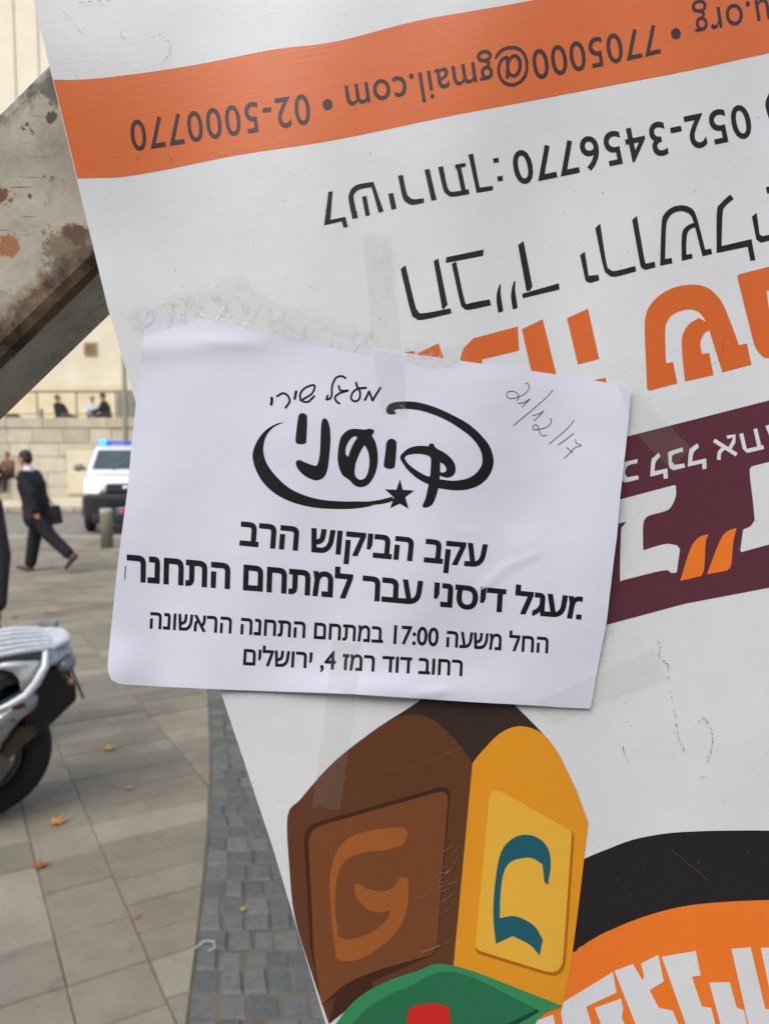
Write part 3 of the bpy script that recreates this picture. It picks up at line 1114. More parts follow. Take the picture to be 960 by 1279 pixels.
# place name line
I = Ink()
I.poly([(440, 703), (465, 685), (512, 880), (525, 910), (550, 925), (690, 900), (694, 926), (550, 958), (515, 950), (490, 915)], smooth=42, **A)
I.poly([(605, 665), (628, 650), (675, 882), (655, 905), (648, 905)], **A)
I.poly([(668, 645), (855, 606), (852, 638), (665, 674)], **A)
I.poly([(695, 678), (717, 666), (758, 855), (772, 880), (795, 872), (885, 855), (892, 885), (780, 908), (752, 897), (737, 868)], smooth=42, **A)
Z4 = dict(org=(500, 320), k=3.2)
I.poly([(396, 113), (401, 112), (400, 150), (410, 220), (390, 226), (383, 175), (386, 140)], smooth=35, **Z4)
I.poly([(452, 101), (459, 98), (458, 140), (468, 207), (448, 213), (441, 165), (444, 130)], smooth=35, **Z4)
I.poly([(646.5, 306), (653.5, 301), (664.5, 357.5), (661.5, 363), (657, 363.5)])
I.poly([(485, 150), (632, 108), (635, 133), (488, 168)], **Z4)
Z3 = dict(org=(700, 230), k=3.692)
for P in [[(88, 328), (110, 311), (128, 422), (173, 418), (177, 443), (135, 455), (113, 445)],
          [(158, 203), (181, 181), (210, 365), (225, 393), (250, 400), (343, 377), (347, 402), (250, 427), (215, 415), (195, 380)],
          [(328, 165), (350, 146), (385, 345), (395, 366), (432, 357), (436, 383), (390, 396), (370, 385), (362, 355)],
          [(457, 376), (463, 190), (475, 140), (510, 108), (555, 97), (600, 110), (625, 150), (665, 302), (692, 297), (697, 322), (652, 333), (610, 170), (590, 135), (555, 124), (515, 135), (492, 165), (484, 210), (480, 345), (510, 340), (514, 365)],
          [(556, 354), (557, 235), (572, 200), (600, 182), (622, 180), (626, 200), (605, 203), (585, 222), (578, 260), (578, 325), (604, 320), (607, 342)],
          [(717, 318), (718, 130), (735, 90), (780, 47), (796, 68), (755, 105), (745, 140), (740, 285), (878, 253), (896, 350), (873, 354), (860, 288)],
          [(880, 150), (902, 131), (915, 230), (928, 240), (1010, 222), (1015, 248), (920, 270), (900, 255)]]:
    I.poly(P, smooth=42, **Z3)
I.poly([(944, 14), (985, 5), (1010, 120), (985, 125), (968, 40), (950, 44)], **Z3)
I.build('place_lettering', BLACK, bn, bsurf, LV)
# big orange word
I = Ink()
I.poly([(410, 952), (397, 945), (386, 680), (392, 600), (415, 553), (460, 508), (530, 474), (610, 463), (670, 475), (710, 505), (745, 550), (785, 645), (820, 742), (857, 734), (878, 832), (748, 867), (741, 858), (683, 672), (660, 690), (645, 720), (643, 750), (650, 783), (683, 778), (703, 880), (572, 910), (560, 800), (557, 720), (565, 685), (590, 645), (635, 617), (668, 634), (655, 612), (635, 590), (600, 577), (555, 583), (510, 605), (490, 635), (480, 680), (484, 825), (517, 820), (536, 918)], smooth=40, **Z3)
I.poly([(818, 416), (1060, 355), (1060, 475), (948, 492), (960, 580), (975, 605), (1060, 600), (1060, 800), (950, 802), (918, 783), (895, 750), (880, 700), (812, 428)], smooth=36, **Z3)
I.poly([(28, 618), (125, 574), (176, 806), (78, 831)], **Z3)
I.poly([(145, 906), (205, 892), (225, 960), (160, 970)], **Z3)
I.poly([(484, 292), (567, 252), (640, 545), (545, 560)], **Z4)
I.poly([(238, 420), (250, 370), (290, 328), (468, 281), (473, 377), (325, 412), (335, 520), (240, 520)], smooth=30, **Z4)
I.poly([(68, 388), (152, 348), (190, 470), (100, 470)], **Z4)
I.poly([(15, 385), (55, 377), (70, 440), (20, 440)], **Z4)
I.build('orange_lettering', ORANGE_D, bn, bsurf, LV)
# aubergine band
I = Ink()
I.poly([(590, 594), (700, 566), (781, 545.5), (870, 523), (960, 500), (1250, 424), (1555, 345), (1555, 590), (1250, 664), (960, 734), (855, 754), (755, 781), (650, 806), (590, 820)], step=14)
I.build('aubergine_band', PURPLE, bn, bsurf, LV)
I = Ink()
D = dict(org=(720, 480), k=4.0)
for P in [[(222, 392), (303, 373), (301, 394), (262, 403), (245, 420), (240, 445), (250, 465), (305, 455), (309, 474), (245, 490), (225, 482)],
          [(366, 458), (372, 380), (384, 364), (408, 342), (417, 360), (397, 382), (391, 396), (387, 434), (452, 420), (454, 470), (433, 472), (431, 445), (372, 460)],
          [(455, 345), (464, 335), (527, 315), (530, 336), (484, 350), (474, 362), (473, 385), (488, 403), (536, 395), (540, 415), (482, 430), (465, 420), (458, 400)],
          [(553, 408), (560, 332), (572, 316), (600, 295), (610, 313), (586, 336), (580, 350), (575, 386), (645, 370), (647, 422), (627, 425), (625, 395), (560, 410)]]:
    I.poly(P, smooth=36, **D)
I.stroke([(684, 280), (797, 352)], 20, smooth=False, rounded=False, **D)
I.stroke([(749, 264), (786, 258), (781, 290), (764, 318)], 19, smooth=False, rounded=False, **D)
I.stroke([(733, 318), (711, 340), (707, 377)], 19, smooth=False, rounded=False, **D)
I.stroke([(820, 246), (836, 318), (848, 333), (932, 313)], 20, smooth=False, rounded=False, **D)
I.stroke([(890, 222), (912, 318)], 20, smooth=False, rounded=False, **D)
I.stroke([(950, 205), (985, 300), (1080, 280)], 20, smooth=False, rounded=False, **D)
I.poly([(190, 582), (488, 503), (494, 510), (493, 560), (470, 612), (440, 634), (360, 656), (335, 680), (329, 725), (331, 830), (440, 798), (500, 805), (514, 825), (498, 940), (470, 942), (430, 930), (225, 980), (215, 965), (220, 740), (230, 710), (248, 686), (180, 702)], smooth=36, **D)
I.poly([(862, 440), (872, 415), (900, 403), (1250, 318), (1250, 720), (822, 838), (815, 830), (830, 725), (865, 710), (887, 680), (880, 600)], smooth=36, **D)
I.build('white_lettering', WHITE, bn, bsurf, 2 * LV)
I = Ink()
I.poly([(515, 982), (565, 825), (600, 772), (630, 755), (657, 750), (643, 790), (635, 920), (620, 958)], smooth=36, **D)
I.poly([(648, 950), (710, 790), (745, 738), (797, 717), (780, 790), (770, 900), (750, 930)], smooth=36, **D)
I.build('quote_marks', ORANGE_B, bn, bsurf, 2 * LV)
# black arc and orange field at the lower right
FZ = dict(org=(660, 780), k=2.563)
I = Ink()
I.poly([(90, 800), (178, 750), (250, 720), (330, 690), (430, 670), (520, 663), (620, 660), (769, 660), (900, 668), (1100, 700), (1350, 770), (1600, 880), (1900, 1060), (2290, 1380), (2290, 1700), (1900, 1350), (1600, 1120), (1350, 990), (1100, 910), (900, 882), (769, 882), (600, 890), (480, 905), (370, 935), (280, 970), (200, 1010), (100, 1085)], step=14, smooth=40, **FZ)
I.build('black_arc', BLACK, bn, bsurf, LV)
I = Ink()
I.poly([(100, 1085), (200, 1010), (280, 970), (370, 935), (480, 905), (600, 890), (769, 882), (900, 882), (1100, 910), (1350, 990), (1600, 1120), (1900, 1350), (2290, 1700), (2290, 2190), (-100, 2190), (-100, 1300)], step=14, smooth=40, **FZ)
I.build('orange_field', ORANGE_B, bn, bsurf, LV)
I = Ink()
Z7 = dict(org=(640, 1140), k=3.0)
for P in [[(190, 335), (375, 222), (388, 300), (275, 352), (318, 500), (208, 560), (180, 375)],
          [(307, 357), (405, 322), (413, 358), (408, 395), (450, 480), (360, 500)],
          [(70, 412), (150, 382), (200, 560), (110, 580)],
          [(380, 218), (450, 192), (484, 252), (492, 240), (480, 190), (545, 158), (565, 258), (512, 290), (545, 355), (600, 368), (650, 500), (500, 520)],
          [(557, 165), (685, 143), (703, 235), (670, 240), (708, 352), (742, 356), (780, 500), (680, 510), (602, 290)],
          [(735, 262), (812, 260), (838, 355), (865, 365), (900, 520), (805, 520)],
          [(818, 135), (890, 130), (945, 360), (975, 365), (1000, 520), (905, 520)],
          [(928, 132), (1040, 128), (1060, 300), (965, 310)]]:
    I.poly(P, **Z7)
I.build('white_lettering', WHITE, bn, bsurf, 3 * LV)

# dreidel picture
dr = Ink()
EZ = dict(org=(330, 860), k=2.2326)
inner = lambda L: [(max(p[0], (edge_x(860 + p[1] / 2.2326) - 330) * 2.2326 + 3), p[1]) for p in L]
dr.poly(inner([(65, 355), (100, 310), (140, 262), (180, 218), (225, 178), (270, 143), (330, 100), (390, 62), (432, 35), (450, -25), (680, -25), (697, 46), (740, 88), (778, 128), (802, 158), (800, 230), (580, 300), (300, 320), (100, 420)]), smooth=22, **EZ)
dreidel = dr.build('dreidel_picture', print_mat('ink_brown_black', rgb(56, 44, 40), dirt=.1), bn, bsurf, 2 * LV)
def dp(name, mt, lvl, polys, sm=64):
    q = Ink()
    for P in polys: q.poly(inner(P), smooth=sm, **EZ)
    return q.build(name, mt, dreidel, bsurf, lvl * LV)
dp('brown_face', print_mat('ink_brown', rgb(98, 60, 38), dirt=.1), 3,
   [[(65, 355), (100, 310), (140, 262), (180, 218), (225, 178), (270, 143), (330, 100), (372, 80), (420, 72), (460, 82), (500, 110), (545, 158), (580, 208), (527, 772), (400, 800), (300, 840), (180, 935), (120, 790), (85, 640), (70, 500)]], 40)
def fillet(P, rad):
    out = []
    n = len(P)
    for i in range(n):
        p, a_, b_ = np.array(P[i], float), np.array(P[i - 1], float), np.array(P[(i + 1) % n], float)
        r_ = rad[i]
        if r_ <= 0: out.append(tuple(p)); continue
        u_ = p + (a_ - p) / np.linalg.norm(a_ - p) * r_
        v_ = p + (b_ - p) / np.linalg.norm(b_ - p) * r_
        for k in range(7):
            t = k / 6
            out.append(tuple(u_ * (1 - t) ** 2 + 2 * p * t * (1 - t) + v_ * t * t))
    return out
dp('panel_shadow', print_mat('ink_dark_brown', rgb(68, 40, 28), dirt=.1), 4,
   [fillet([(108, 384), (508, 270), (518, 290), (480, 738), (160, 880), (128, 720)], [45, 20, 12, 20, 0, 0]), [(300, 790), (300, 840), (180, 935), (195, 870), (240, 820)]], 0)
dp('brown_panel', print_mat('ink_mid_brown', rgb(120, 72, 42), dirt=.08), 5,
   [fillet([(122, 392), (514, 280), (479, 738), (310, 787), (225, 822), (160, 882), (138, 740)], [42, 36, 28, 0, 40, 0, 0])], 0)
dp('brown_letter', print_mat('ink_rust', rgb(160, 92, 44), dirt=.06), 6,
   [[(200, 750), (187, 640), (182, 540), (195, 470), (222, 428), (270, 402), (350, 388), (390, 388), (400, 408), (388, 436), (340, 450), (270, 460), (225, 482), (205, 520), (197, 600), (206, 692), (240, 700), (300, 680), (338, 648), (352, 618), (320, 625), (282, 612), (257, 582), (250, 550), (262, 542), (285, 558), (330, 565), (362, 552), (378, 526), (400, 528), (402, 580), (390, 640), (360, 690), (310, 730), (260, 757), (218, 760)]], 50)
dp('yellow_face', print_mat('ink_amber', rgb(224, 150, 36), dirt=.06), 3,
   [[(580, 208), (600, 182), (620, 160), (640, 139), (660, 123), (685, 110), (710, 105), (736, 108), (760, 117), (781, 132), (800, 152), (822, 186), (840, 222), (862, 268), (880, 312), (903, 375), (858, 740), (830, 885), (527, 772)]], 24)
dp('yellow_panel_shadow', print_mat('ink_dark_amber', rgb(172, 104, 26), dirt=.05), 4,
   [fillet([(655, 290), (864, 404), (836, 814), (586, 737)], [20, 10, 56, 18])], 0)
dp('yellow_panel', print_mat('ink_yellow', rgb(228, 176, 62), dirt=.05), 5,
   [fillet([(630, 270), (857, 399), (829, 803), (586, 727)], [42, 10, 54, 18])], 0)
dp('teal_letter', print_mat('ink_teal', rgb(30, 92, 106), dirt=.05), 6,
   [[(645, 712), (638, 640), (641, 560), (655, 470), (680, 427), (720, 408), (762, 416), (790, 445), (798, 490), (790, 548), (780, 540), (775, 490), (742, 472), (692, 480), (668, 510), (658, 570), (656, 640), (700, 635), (750, 660), (776, 700), (767, 745), (740, 715), (692, 690)]], 44)
dp('green_face', print_mat('ink_green', rgb(54, 140, 92), dirt=.05), 7,
   [[(170, 960), (250, 872), (330, 822), (420, 790), (527, 772), (830, 885), (760, 925), (700, 1080), (400, 1100)]])
dp('dark_green_panel', print_mat('ink_dark_green', rgb(40, 112, 76), dirt=.05), 8,
   [[(235, 945), (300, 882), (400, 832), (530, 790), (765, 897), (700, 930), (640, 1040), (400, 1060)]])
dp('green_line', print_mat('ink_pine', rgb(18, 72, 50), dirt=.05), 9, [[(640, 955), (757, 895), (768, 900), (650, 968)]], 20)
dp('red_peg', print_mat('ink_red', rgb(204, 40, 34), dirt=.05), 10,
   [[(400, 905), (410, 890), (440, 880), (480, 879), (505, 886), (516, 900), (520, 1010), (395, 1010)]])

# grime and scuffs on the sheet
I = Ink()
def scuff(P, w0, org=(0, 0), k=1.0, n=1, jit=0.0):
    P = smooth_poly(P, 200, 8, closed=False)
    for i in range(len(P) - 1):
        if rnd.random() < .62:
            a = P[i] + np.array((rnd.uniform(-jit, jit), rnd.uniform(-jit, jit)))
            b = P[i] + (P[i + 1] - P[i]) * rnd.uniform(.5, 1.2) + np.array((rnd.uniform(-jit, jit), rnd.uniform(-jit, jit)))
            if np.linalg.norm(b - a) < .3: continue
            I.stroke([a, b], w0 * k * rnd.uniform(.35, 1.3), org=(0, 0), k=k, rounded=False) if k == 1.0 else \
                I.stroke([a, b], w0 * k * rnd.uniform(.35, 1.3), org=org, k=k, rounded=False)
T = dict(org=(0, 0), k=4.0)
scuff([(395, 14), (450, 8), (548, 2)], .9, **T, jit=3)
scuff([(295, 45), (350, 90), (400, 155), (440, 175)], .45, **T, jit=2)
scuff([(600, 155), (610, 185), (628, 198)], .8, **T, jit=3)
scuff([(790, 170), (840, 205), (850, 250), (825, 300), (800, 325)], .7, **T, jit=4)
scuff([(710, 215), (750, 185), (790, 190)], .5, **T, jit=4)
scuff([(690, 38), (700, 45)], .7, **T)
scuff([(672, 800), (705, 785)], .9, **T, jit=2)
scuff([(845, 770), (862, 830)], .7, **T, jit=5)
S3 = dict(org=(640, 780), k=3.0)
scuff([(535, 45), (552, 85), (548, 120), (578, 150), (582, 205)], .9, **S3, jit=5)
scuff([(580, 235), (598, 280), (608, 350), (622, 430), (640, 470)], .8, **S3, jit=3)
scuff([(690, 370), (720, 355), (745, 410), (742, 470), (725, 525)], .7, **S3, jit=4)
scuff([(685, 575), (725, 570)], .6, **S3, jit=3)
scuff([(413, 458), (420, 490), (438, 520)], .9, **S3, jit=1)
scuff([(672, 70), (675, 73)], .9, **S3)
scuff([(735, 720), (760, 700), (775, 640), (790, 590)], .45, org=(660, 230), k=3.2, jit=4)
scuff([(270, 800), (330, 780), (350, 770)], .5, org=(330, 860), k=2.2326, jit=2)
for i in range(70):
    px, py = rnd.uniform(60, 950), rnd.uniform(5, 1270)
    if px < edge_x(py) + 8: continue
    a = rnd.uniform(0, 6.3)
    l_ = rnd.uniform(.6, 2.2)
    I.stroke([(px, py), (px + l_ * math.cos(a), py + l_ * math.sin(a))], rnd.uniform(.5, 1.1), rounded=False)
I.build('scuff_marks', mat('scuff_grey', rgb(112, 106, 98), .9, rgb(80, 74, 66), 300), bn, bsurf, 11.5 * LV)['kind'] = 'stuff'
I = Ink()
for i in range(34):
    px, py = rnd.gauss(548, 10), rnd.gauss(1105, 28)
    a = rnd.gauss(-.5, .3)
    l_ = rnd.uniform(2, 14)
    I.stroke([(px, py), (px + l_ * math.cos(a), py + l_ * math.sin(a))], rnd.uniform(.35, .9), rounded=False)
for (px, py) in [(533, 1187), (528, 1189), (540, 1184)]:
    I.stroke([(px, py), (px + 9, py - 3)], rnd.uniform(1, 2.6))
for (a, b) in [((838, 1062), (885, 1100)), ((396, 970), (520, 958)), ((520, 958), (585, 930))]:
    I.stroke([a, b], .32, rounded=False)
I.build('scratches', mat('scratch_pale', rgb(138, 112, 94), .8, rgb(108, 80, 64), 300), bn, bsurf, 12 * LV)['kind'] = 'stuff'

# ================================================================== PAPER NOTICE
def paper_mat():
    m = bpy.data.materials.new('paper')
    m.use_nodes = True
    n, l = m.node_tree.nodes, m.node_tree.links
    b = n['Principled BSDF']
    b.inputs['Base Color'].default_value = (.655, .675, .78, 1)
    b.inputs['Roughness'].default_value = .75
    b.inputs['Specular IOR Level'].default_value = .25
    tc = n.new('ShaderNodeTexCoord')
    nz = n.new('ShaderNodeTexNoise')
    nz.inputs['Scale'].default_value = 900
    nz.inputs['Detail'].default_value = 4
    l.new(tc.outputs['Object'], nz.inputs['Vector'])
    n2 = n.new('ShaderNodeTexNoise')
    n2.inputs['Scale'].default_value = 14
    n2.inputs['Detail'].default_value = 3
    l.new(tc.outputs['Object'], n2.inputs['Vector'])
    b1 = n.new('ShaderNodeBump')
    b1.inputs['Strength'].default_value = .12
    b1.inputs['Distance'].default_value = .0004
    l.new(nz.outputs['Fac'], b1.inputs['Height'])
    b2 = n.new('ShaderNodeBump')
    b2.inputs['Strength'].default_value = .35
    b2.inputs['Distance'].default_value = .006
    l.new(n2.outputs['Fac'], b2.inputs['Height'])
    l.new(b1.outputs['Normal'], b2.inputs['Normal'])
    l.new(b2.outputs['Normal'], b.inputs['Normal'])
    return m
pn = thing('paper_notice', 'white printed paper notice taped over the banner', 'notice', tuple(psurf([(440, 867)])[0]))
def paper_fx(u, v):
    t_, b_, l_, r_ = along(PAPER_T, u), along(PAPER_B, u), along(PAPER_L, v), along(PAPER_R, v)
    c00, c10, c01, c11 = PAPER_T[0], PAPER_T[-1], PAPER_B[0], PAPER_B[-1]
    p = (1 - v) * t_ + v * b_ + (1 - u) * l_ + u * r_ - ((1 - u) * (1 - v) * c00 + u * (1 - v) * c10 + (1 - u) * v * c01 + u * v * c11)
    return tuple(p)
sheet('sheet', paper_mat(), psurf, 110, 90, paper_fx, .00018, pn)
TONER = mat('toner', rgb(26, 24, 28), .6, rgb(20, 19, 22), 200, spec=.25)
def line(name, txt, bl, br, tl, tr, wgt, sag=0, clip=None, faded=0.0):
    q = Ink()
    q.text(visual(txt), bl, br, tl, tr, wgt, sag=sag, clip=clip, faded=faded)
    if faded: q.stroke([(157, 707), (156, 724)], 1.1, rounded=False)
    q.build(name, TONER, pn, psurf, .0001)
line('reason_lettering', 'עקב הביקוש הרב', (299, 680), (606, 708), (301, 652.5), (609, 681.5), .031)
line('move_lettering', 'מעגל דיסני עבר למתחם התחנה', (158, 724.5), (733, 773.5), (158.5, 694), (735, 748), .031, sag=-1.5, clip=.987, faded=.0125)
line('time_lettering', 'החל משעה 17:00 במתחם התחנה הראשונה', (187, 784.5), (684, 815.5), (188, 765), (685, 796.5), .020)
line('address_lettering', 'רחוב דוד רמז 4, ירושלים', (303.5, 830), (577, 844), (304.5, 811), (578, 825), .020)
# emblem
Z5 = dict(org=(300, 460), k=5.333)
Z6 = dict(org=(460, 480), k=5.333)
def z6(L): return [(p[0] + 160 * 5.333, p[1] + 20 * 5.333) for p in L]   # to Z5 units
I = Ink()
I.poly([(368, 485), (372, 430), (385, 330), (395, 305), (415, 298), (437, 308), (446, 335), (440, 480), (430, 503), (400, 506), (380, 502)], smooth=60, **Z5)
I.poly([(537, 400), (545, 345), (560, 332), (580, 345), (597, 400), (600, 500), (585, 650), (565, 715), (530, 742), (490, 744), (430, 717), (385, 672), (370, 635), (375, 615), (397, 611), (440, 630), (495, 648), (515, 637), (530, 560)], smooth=62, **Z5)
I.poly([(655, 520), (670, 460), (705, 420), (750, 403), (830, 408), (852, 402), (885, 408), (891, 425), (878, 450), (900, 490), (915, 570), (912, 650), (890, 720), (850, 775), (800, 792), (757, 777), (727, 745), (680, 710), (655, 650), (648, 590)],
       holes=[[(770, 453), (750, 457), (725, 482), (705, 522), (700, 560), (712, 588), (722, 580), (735, 540), (760, 490), (778, 462)],
              [(828, 512), (808, 540), (780, 600), (765, 650), (762, 700), (775, 730), (800, 742), (830, 730), (850, 690), (860, 620), (850, 555)]], smooth=70, **Z5)
I.poly([(297, 358), (240, 370), (170, 412), (115, 480), (85, 555), (85, 612), (110, 690), (160, 770), (240, 840), (340, 890), (450, 920), (560, 934), (700, 937), (800, 930), (880, 915)] + z6([(20, 805), (100, 795), (170, 775), (160, 748), (80, 768), (0, 780)]) + [(760, 886), (700, 887), (560, 878), (440, 850), (330, 800), (240, 720), (180, 640), (155, 560), (160, 490), (185, 432), (230, 388)], smooth=50, **Z5)
I.poly([(210, 630), (228, 702), (305, 708), (245, 752), (267, 830), (208, 795), (143, 826), (170, 755), (108, 698), (185, 703)], **Z6)
I.poly([(102, 535), (110, 470), (120, 390), (135, 368), (155, 362), (178, 373), (187, 400), (178, 535), (165, 558), (140, 564), (110, 555)], smooth=60, **Z6)
I.poly([(185, 188), (178, 197), (155, 201), (130, 196), (117, 178), (122, 155), (142, 130), (190, 117), (260, 114), (340, 122), (450, 155), (580, 215), (680, 275), (760, 350), (810, 420), (832, 500), (825, 560), (795, 620), (740, 670), (660, 700), (570, 706), (465, 692), (450, 745), (430, 793), (405, 815), (372, 822), (357, 812), (380, 755), (400, 668), (330, 630), (262, 572), (225, 520), (210, 490), (225, 460), (270, 425), (330, 410), (400, 412), (405, 397), (430, 395), (450, 425), (510, 458), (560, 505), (580, 555), (570, 600), (530, 622), (492, 615), (476, 608), (473, 632), (560, 642), (640, 632), (700, 605), (745, 555), (758, 505), (745, 440), (700, 370), (630, 310), (520, 240), (400, 190), (300, 167), (220, 164), (185, 167), (170, 178)],
       holes=[[(240, 490), (260, 472), (320, 463), (380, 470), (412, 488), (415, 530), (410, 608), (395, 613), (330, 580), (265, 530)], [(478, 520), (500, 533), (518, 560), (513, 580), (490, 588), (476, 582)]], smooth=66, **Z6)
for P, w0 in [([(210, 198), (211, 215), (207, 240)], 20), ([(246, 185), (285, 166), (318, 185), (328, 222), (302, 262)], 15), ([(372, 155), (363, 202)], 18),
             ([(402, 214), (400, 170), (430, 132), (480, 112), (496, 124), (474, 172), (412, 212), (450, 224), (492, 186)], 14),
             ([(700, 64), (672, 52), (636, 65), (612, 118), (606, 190), (575, 208), (582, 182)], 14),
             ([(656, 118), (668, 148), (720, 148), (668, 163), (632, 190), (640, 220), (660, 234)], 14),
             ([(770, 95), (786, 130), (836, 130)], 15), ([(786, 130), (750, 160), (738, 200), (762, 220), (792, 204), (797, 160), (782, 128)], 14),
             ([(830, 210), (858, 155)], 15), ([(858, 155), (880, 214)], 15), ([(880, 214), (932, 130)], 15)]:
    I.stroke(P, w0, smooth=(P[0] != (830, 210)), **Z5)
I.build('emblem', TONER, pn, psurf, .0001)
I = Ink()
H = dict(org=(600, 460), k=6.0)
for P in [[(335, 118), (353, 112), (362, 150), (330, 190), (285, 212), (225, 228), (195, 210), (200, 180), (240, 172), (275, 190), (285, 215), (270, 245)], [(275, 262), (320, 258), (370, 228)],
          [(368, 232), (308, 292)], [(540, 160), (500, 210), (400, 300), (340, 350), (245, 430)], [(385, 355), (425, 345), (472, 320)], [(470, 322), (398, 398)],
          [(515, 375), (530, 390), (515, 425), (470, 450), (400, 460), (392, 440), (410, 422), (430, 440), (440, 480), (465, 508), (497, 497)], [(700, 388), (640, 460), (510, 568)], [(698, 487), (580, 575)],
          [(710, 530), (715, 560), (752, 577), (700, 600), (625, 678)], [(640, 590), (690, 635)]]:
    I.stroke(P, 6.4, rounded=False, **H)
I.build('handwritten_date', mat('pen_ink', rgb(70, 68, 100), .6), pn, psurf, .0001, 'thin pen handwriting of a date')

# ================================================================== TAPE
def tape_mat(name, tint, cover, crinkle, rough=.2, cscale=260, crease=0.0, dirt=0.0):
    m = bpy.data.materials.new(name)
    m.use_nodes = True
    n, l = m.node_tree.nodes, m.node_tree.links
    n.clear()
    out = n.new('ShaderNodeOutputMaterial')
    tr = n.new('ShaderNodeBsdfTransparent')
    tr.inputs['Color'].default_value = (.965, .965, .95, 1)
    pb = n.new('ShaderNodeBsdfPrincipled')
    pb.inputs['Base Color'].default_value = (*tint, 1)
    pb.inputs['Roughness'].default_value = rough
    tc = n.new('ShaderNodeTexCoord')
    vz = n.new('ShaderNodeTexNoise')
    vz.inputs['Scale'].default_value = cscale
    vz.inputs['Detail'].default_value = 3
    vz.inputs['Distortion'].default_value = 2.2
    l.new(tc.outputs['Object'], vz.inputs['Vector'])
    bp = n.new('ShaderNodeBump')
    bp.inputs['Strength'].default_value = crinkle
    bp.inputs['Distance'].default_value = .002
    l.new(vz.outputs['Fac'], bp.inputs['Height'])
    l.new(bp.outputs['Normal'], pb.inputs['Normal'])
    rp = n.new('ShaderNodeValToRGB')
    rp.color_ramp.elements[0].position = .45
    rp.color_ramp.elements[1].position = .72
    rp.color_ramp.elements[0].color = (cover, cover, cover, 1)
    c1 = min(1, cover + .25 * crinkle)
    rp.color_ramp.elements[1].color = (c1, c1, c1, 1)
    l.new(vz.outputs['Fac'], rp.inputs['Fac'])
    fac = rp.outputs['Color']
    if crease:
        dv = n.new('ShaderNodeTexNoise')
        dv.inputs['Scale'].default_value = 120
        dv.inputs['Detail'].default_value = 3
        l.new(tc.outputs['Object'], dv.inputs['Vector'])
        av = n.new('ShaderNodeMix')
        av.data_type = 'RGBA'
        av.inputs['Factor'].default_value = .012
        l.new(tc.outputs['Object'], av.inputs['A'])
        l.new(dv.outputs['Color'], av.inputs['B'])
        vo = n.new('ShaderNodeTexVoronoi')
        vo.feature = 'DISTANCE_TO_EDGE'
        vo.inputs['Scale'].default_value = 150
        l.new(av.outputs['Result'], vo.inputs['Vector'])
        r2 = n.new('ShaderNodeValToRGB')
        r2.color_ramp.elements[0].position = .0
        r2.color_ramp.elements[1].position = .035
        r2.color_ramp.elements[0].color = (crease, crease, crease, 1)
        r2.color_ramp.elements[1].color = (0, 0, 0, 1)
        l.new(vo.outputs['Distance'], r2.inputs['Fac'])
        pn_ = n.new('ShaderNodeTexNoise')
        pn_.inputs['Scale'].default_value = 90
        l.new(tc.outputs['Object'], pn_.inputs['Vector'])
        r3 = n.new('ShaderNodeValToRGB')
        r3.color_ramp.elements[0].position = .48
        r3.color_ramp.elements[1].position = .6
        l.new(pn_.outputs['Fac'], r3.inputs['Fac'])
        mu = n.new('ShaderNodeMath')
        mu.operation = 'MULTIPLY'
        l.new(r2.outputs['Color'], mu.inputs[0])
        l.new(r3.outputs['Color'], mu.inputs[1])
        ad = n.new('ShaderNodeMath')
        ad.operation = 'ADD'
        ad.use_clamp = True
        l.new(fac, ad.inputs[0])
        l.new(mu.outputs[0], ad.inputs[1])
        fac = ad.outputs[0]
    if dirt:
        dn = n.new('ShaderNodeTexNoise')
        dn.inputs['Scale'].default_value = 520
        dn.inputs['Detail'].default_value = 4
        dn.inputs['Roughness'].default_value = .7
        l.new(tc.outputs['Object'], dn.inputs['Vector'])
        r4 = n.new('ShaderNodeValToRGB')
        r4.color_ramp.elements[0].position = .60
        r4.color_ramp.elements[1].position = .70
        l.new(dn.outputs['Fac'], r4.inputs['Fac'])
        cm = n.new('ShaderNodeMix')
        cm.data_type = 'RGBA'
        l.new(r4.outputs['Color'], cm.inputs['Factor'])
        cm.inputs['A'].default_value = (*tint, 1)
        cm.inputs['B'].default_value = (.10, .085, .06, 1)
        l.new(cm.outputs['Result'], pb.inputs['Base Color'])
        ad = n.new('ShaderNodeMath')
        ad.operation = 'MULTIPLY_ADD'
        ad.use_clamp = True
        l.new(r4.outputs['Color'], ad.inputs[0])
        ad.inputs[1].default_value = dirt
        l.new(fac, ad.inputs[2])
        fac = ad.outputs[0]
    mx = n.new('ShaderNodeMixShader')
    l.new(fac, mx.inputs['Fac'])
    l.new(tr.outputs['BSDF'], mx.inputs[1])
    l.new(pb.outputs['BSDF'], mx.inputs[2])
    l.new(mx.outputs['Shader'], out.inputs['Surface'])
    return m
PAPER_LOOP = [tuple(p) for p in np.vstack([PAPER_T, PAPER_R[1:], PAPER_B[::-1][1:], PAPER_L[::-1][1:-1]])]
def tape_surf(seed, wr=0.0):
    def f_(pts, off=0.0):
        pts = np.asarray(pts, float)
        yb = banner_y(pts[:, 0], pts[:, 1]) - 13.5 * LV
        yp = paper_y(pts[:, 0], pts[:, 1]) - .00022
        ins = inside([PAPER_LOOP], pts)
        d = np.min(np.hypot(pts[:, None, 0] - BOUND[None, :, 0], pts[:, None, 1] - BOUND[None, :, 1]), 1)
        k_ = np.where(ins, 1.0, np.clip(1 - d / 7.0, 0, 1))
        y = yb + (yp - yb) * k_
        if wr: y = y - wr * (.5 + .5 * np.sin(pts[:, 0] * .55 + np.sin(pts[:, 1] * .31 + seed) * 2.0)) * (.5 + .5 * np.sin(pts[:, 1] * .43 + pts[:, 0] * .12 + seed))
        X, Y, Z = on_y(pts[:, 0], pts[:, 1], y - off)
        return np.stack([X, Y, Z], 1)
    return f_
BOUND = np.array(resample(PAPER_LOOP, 4))
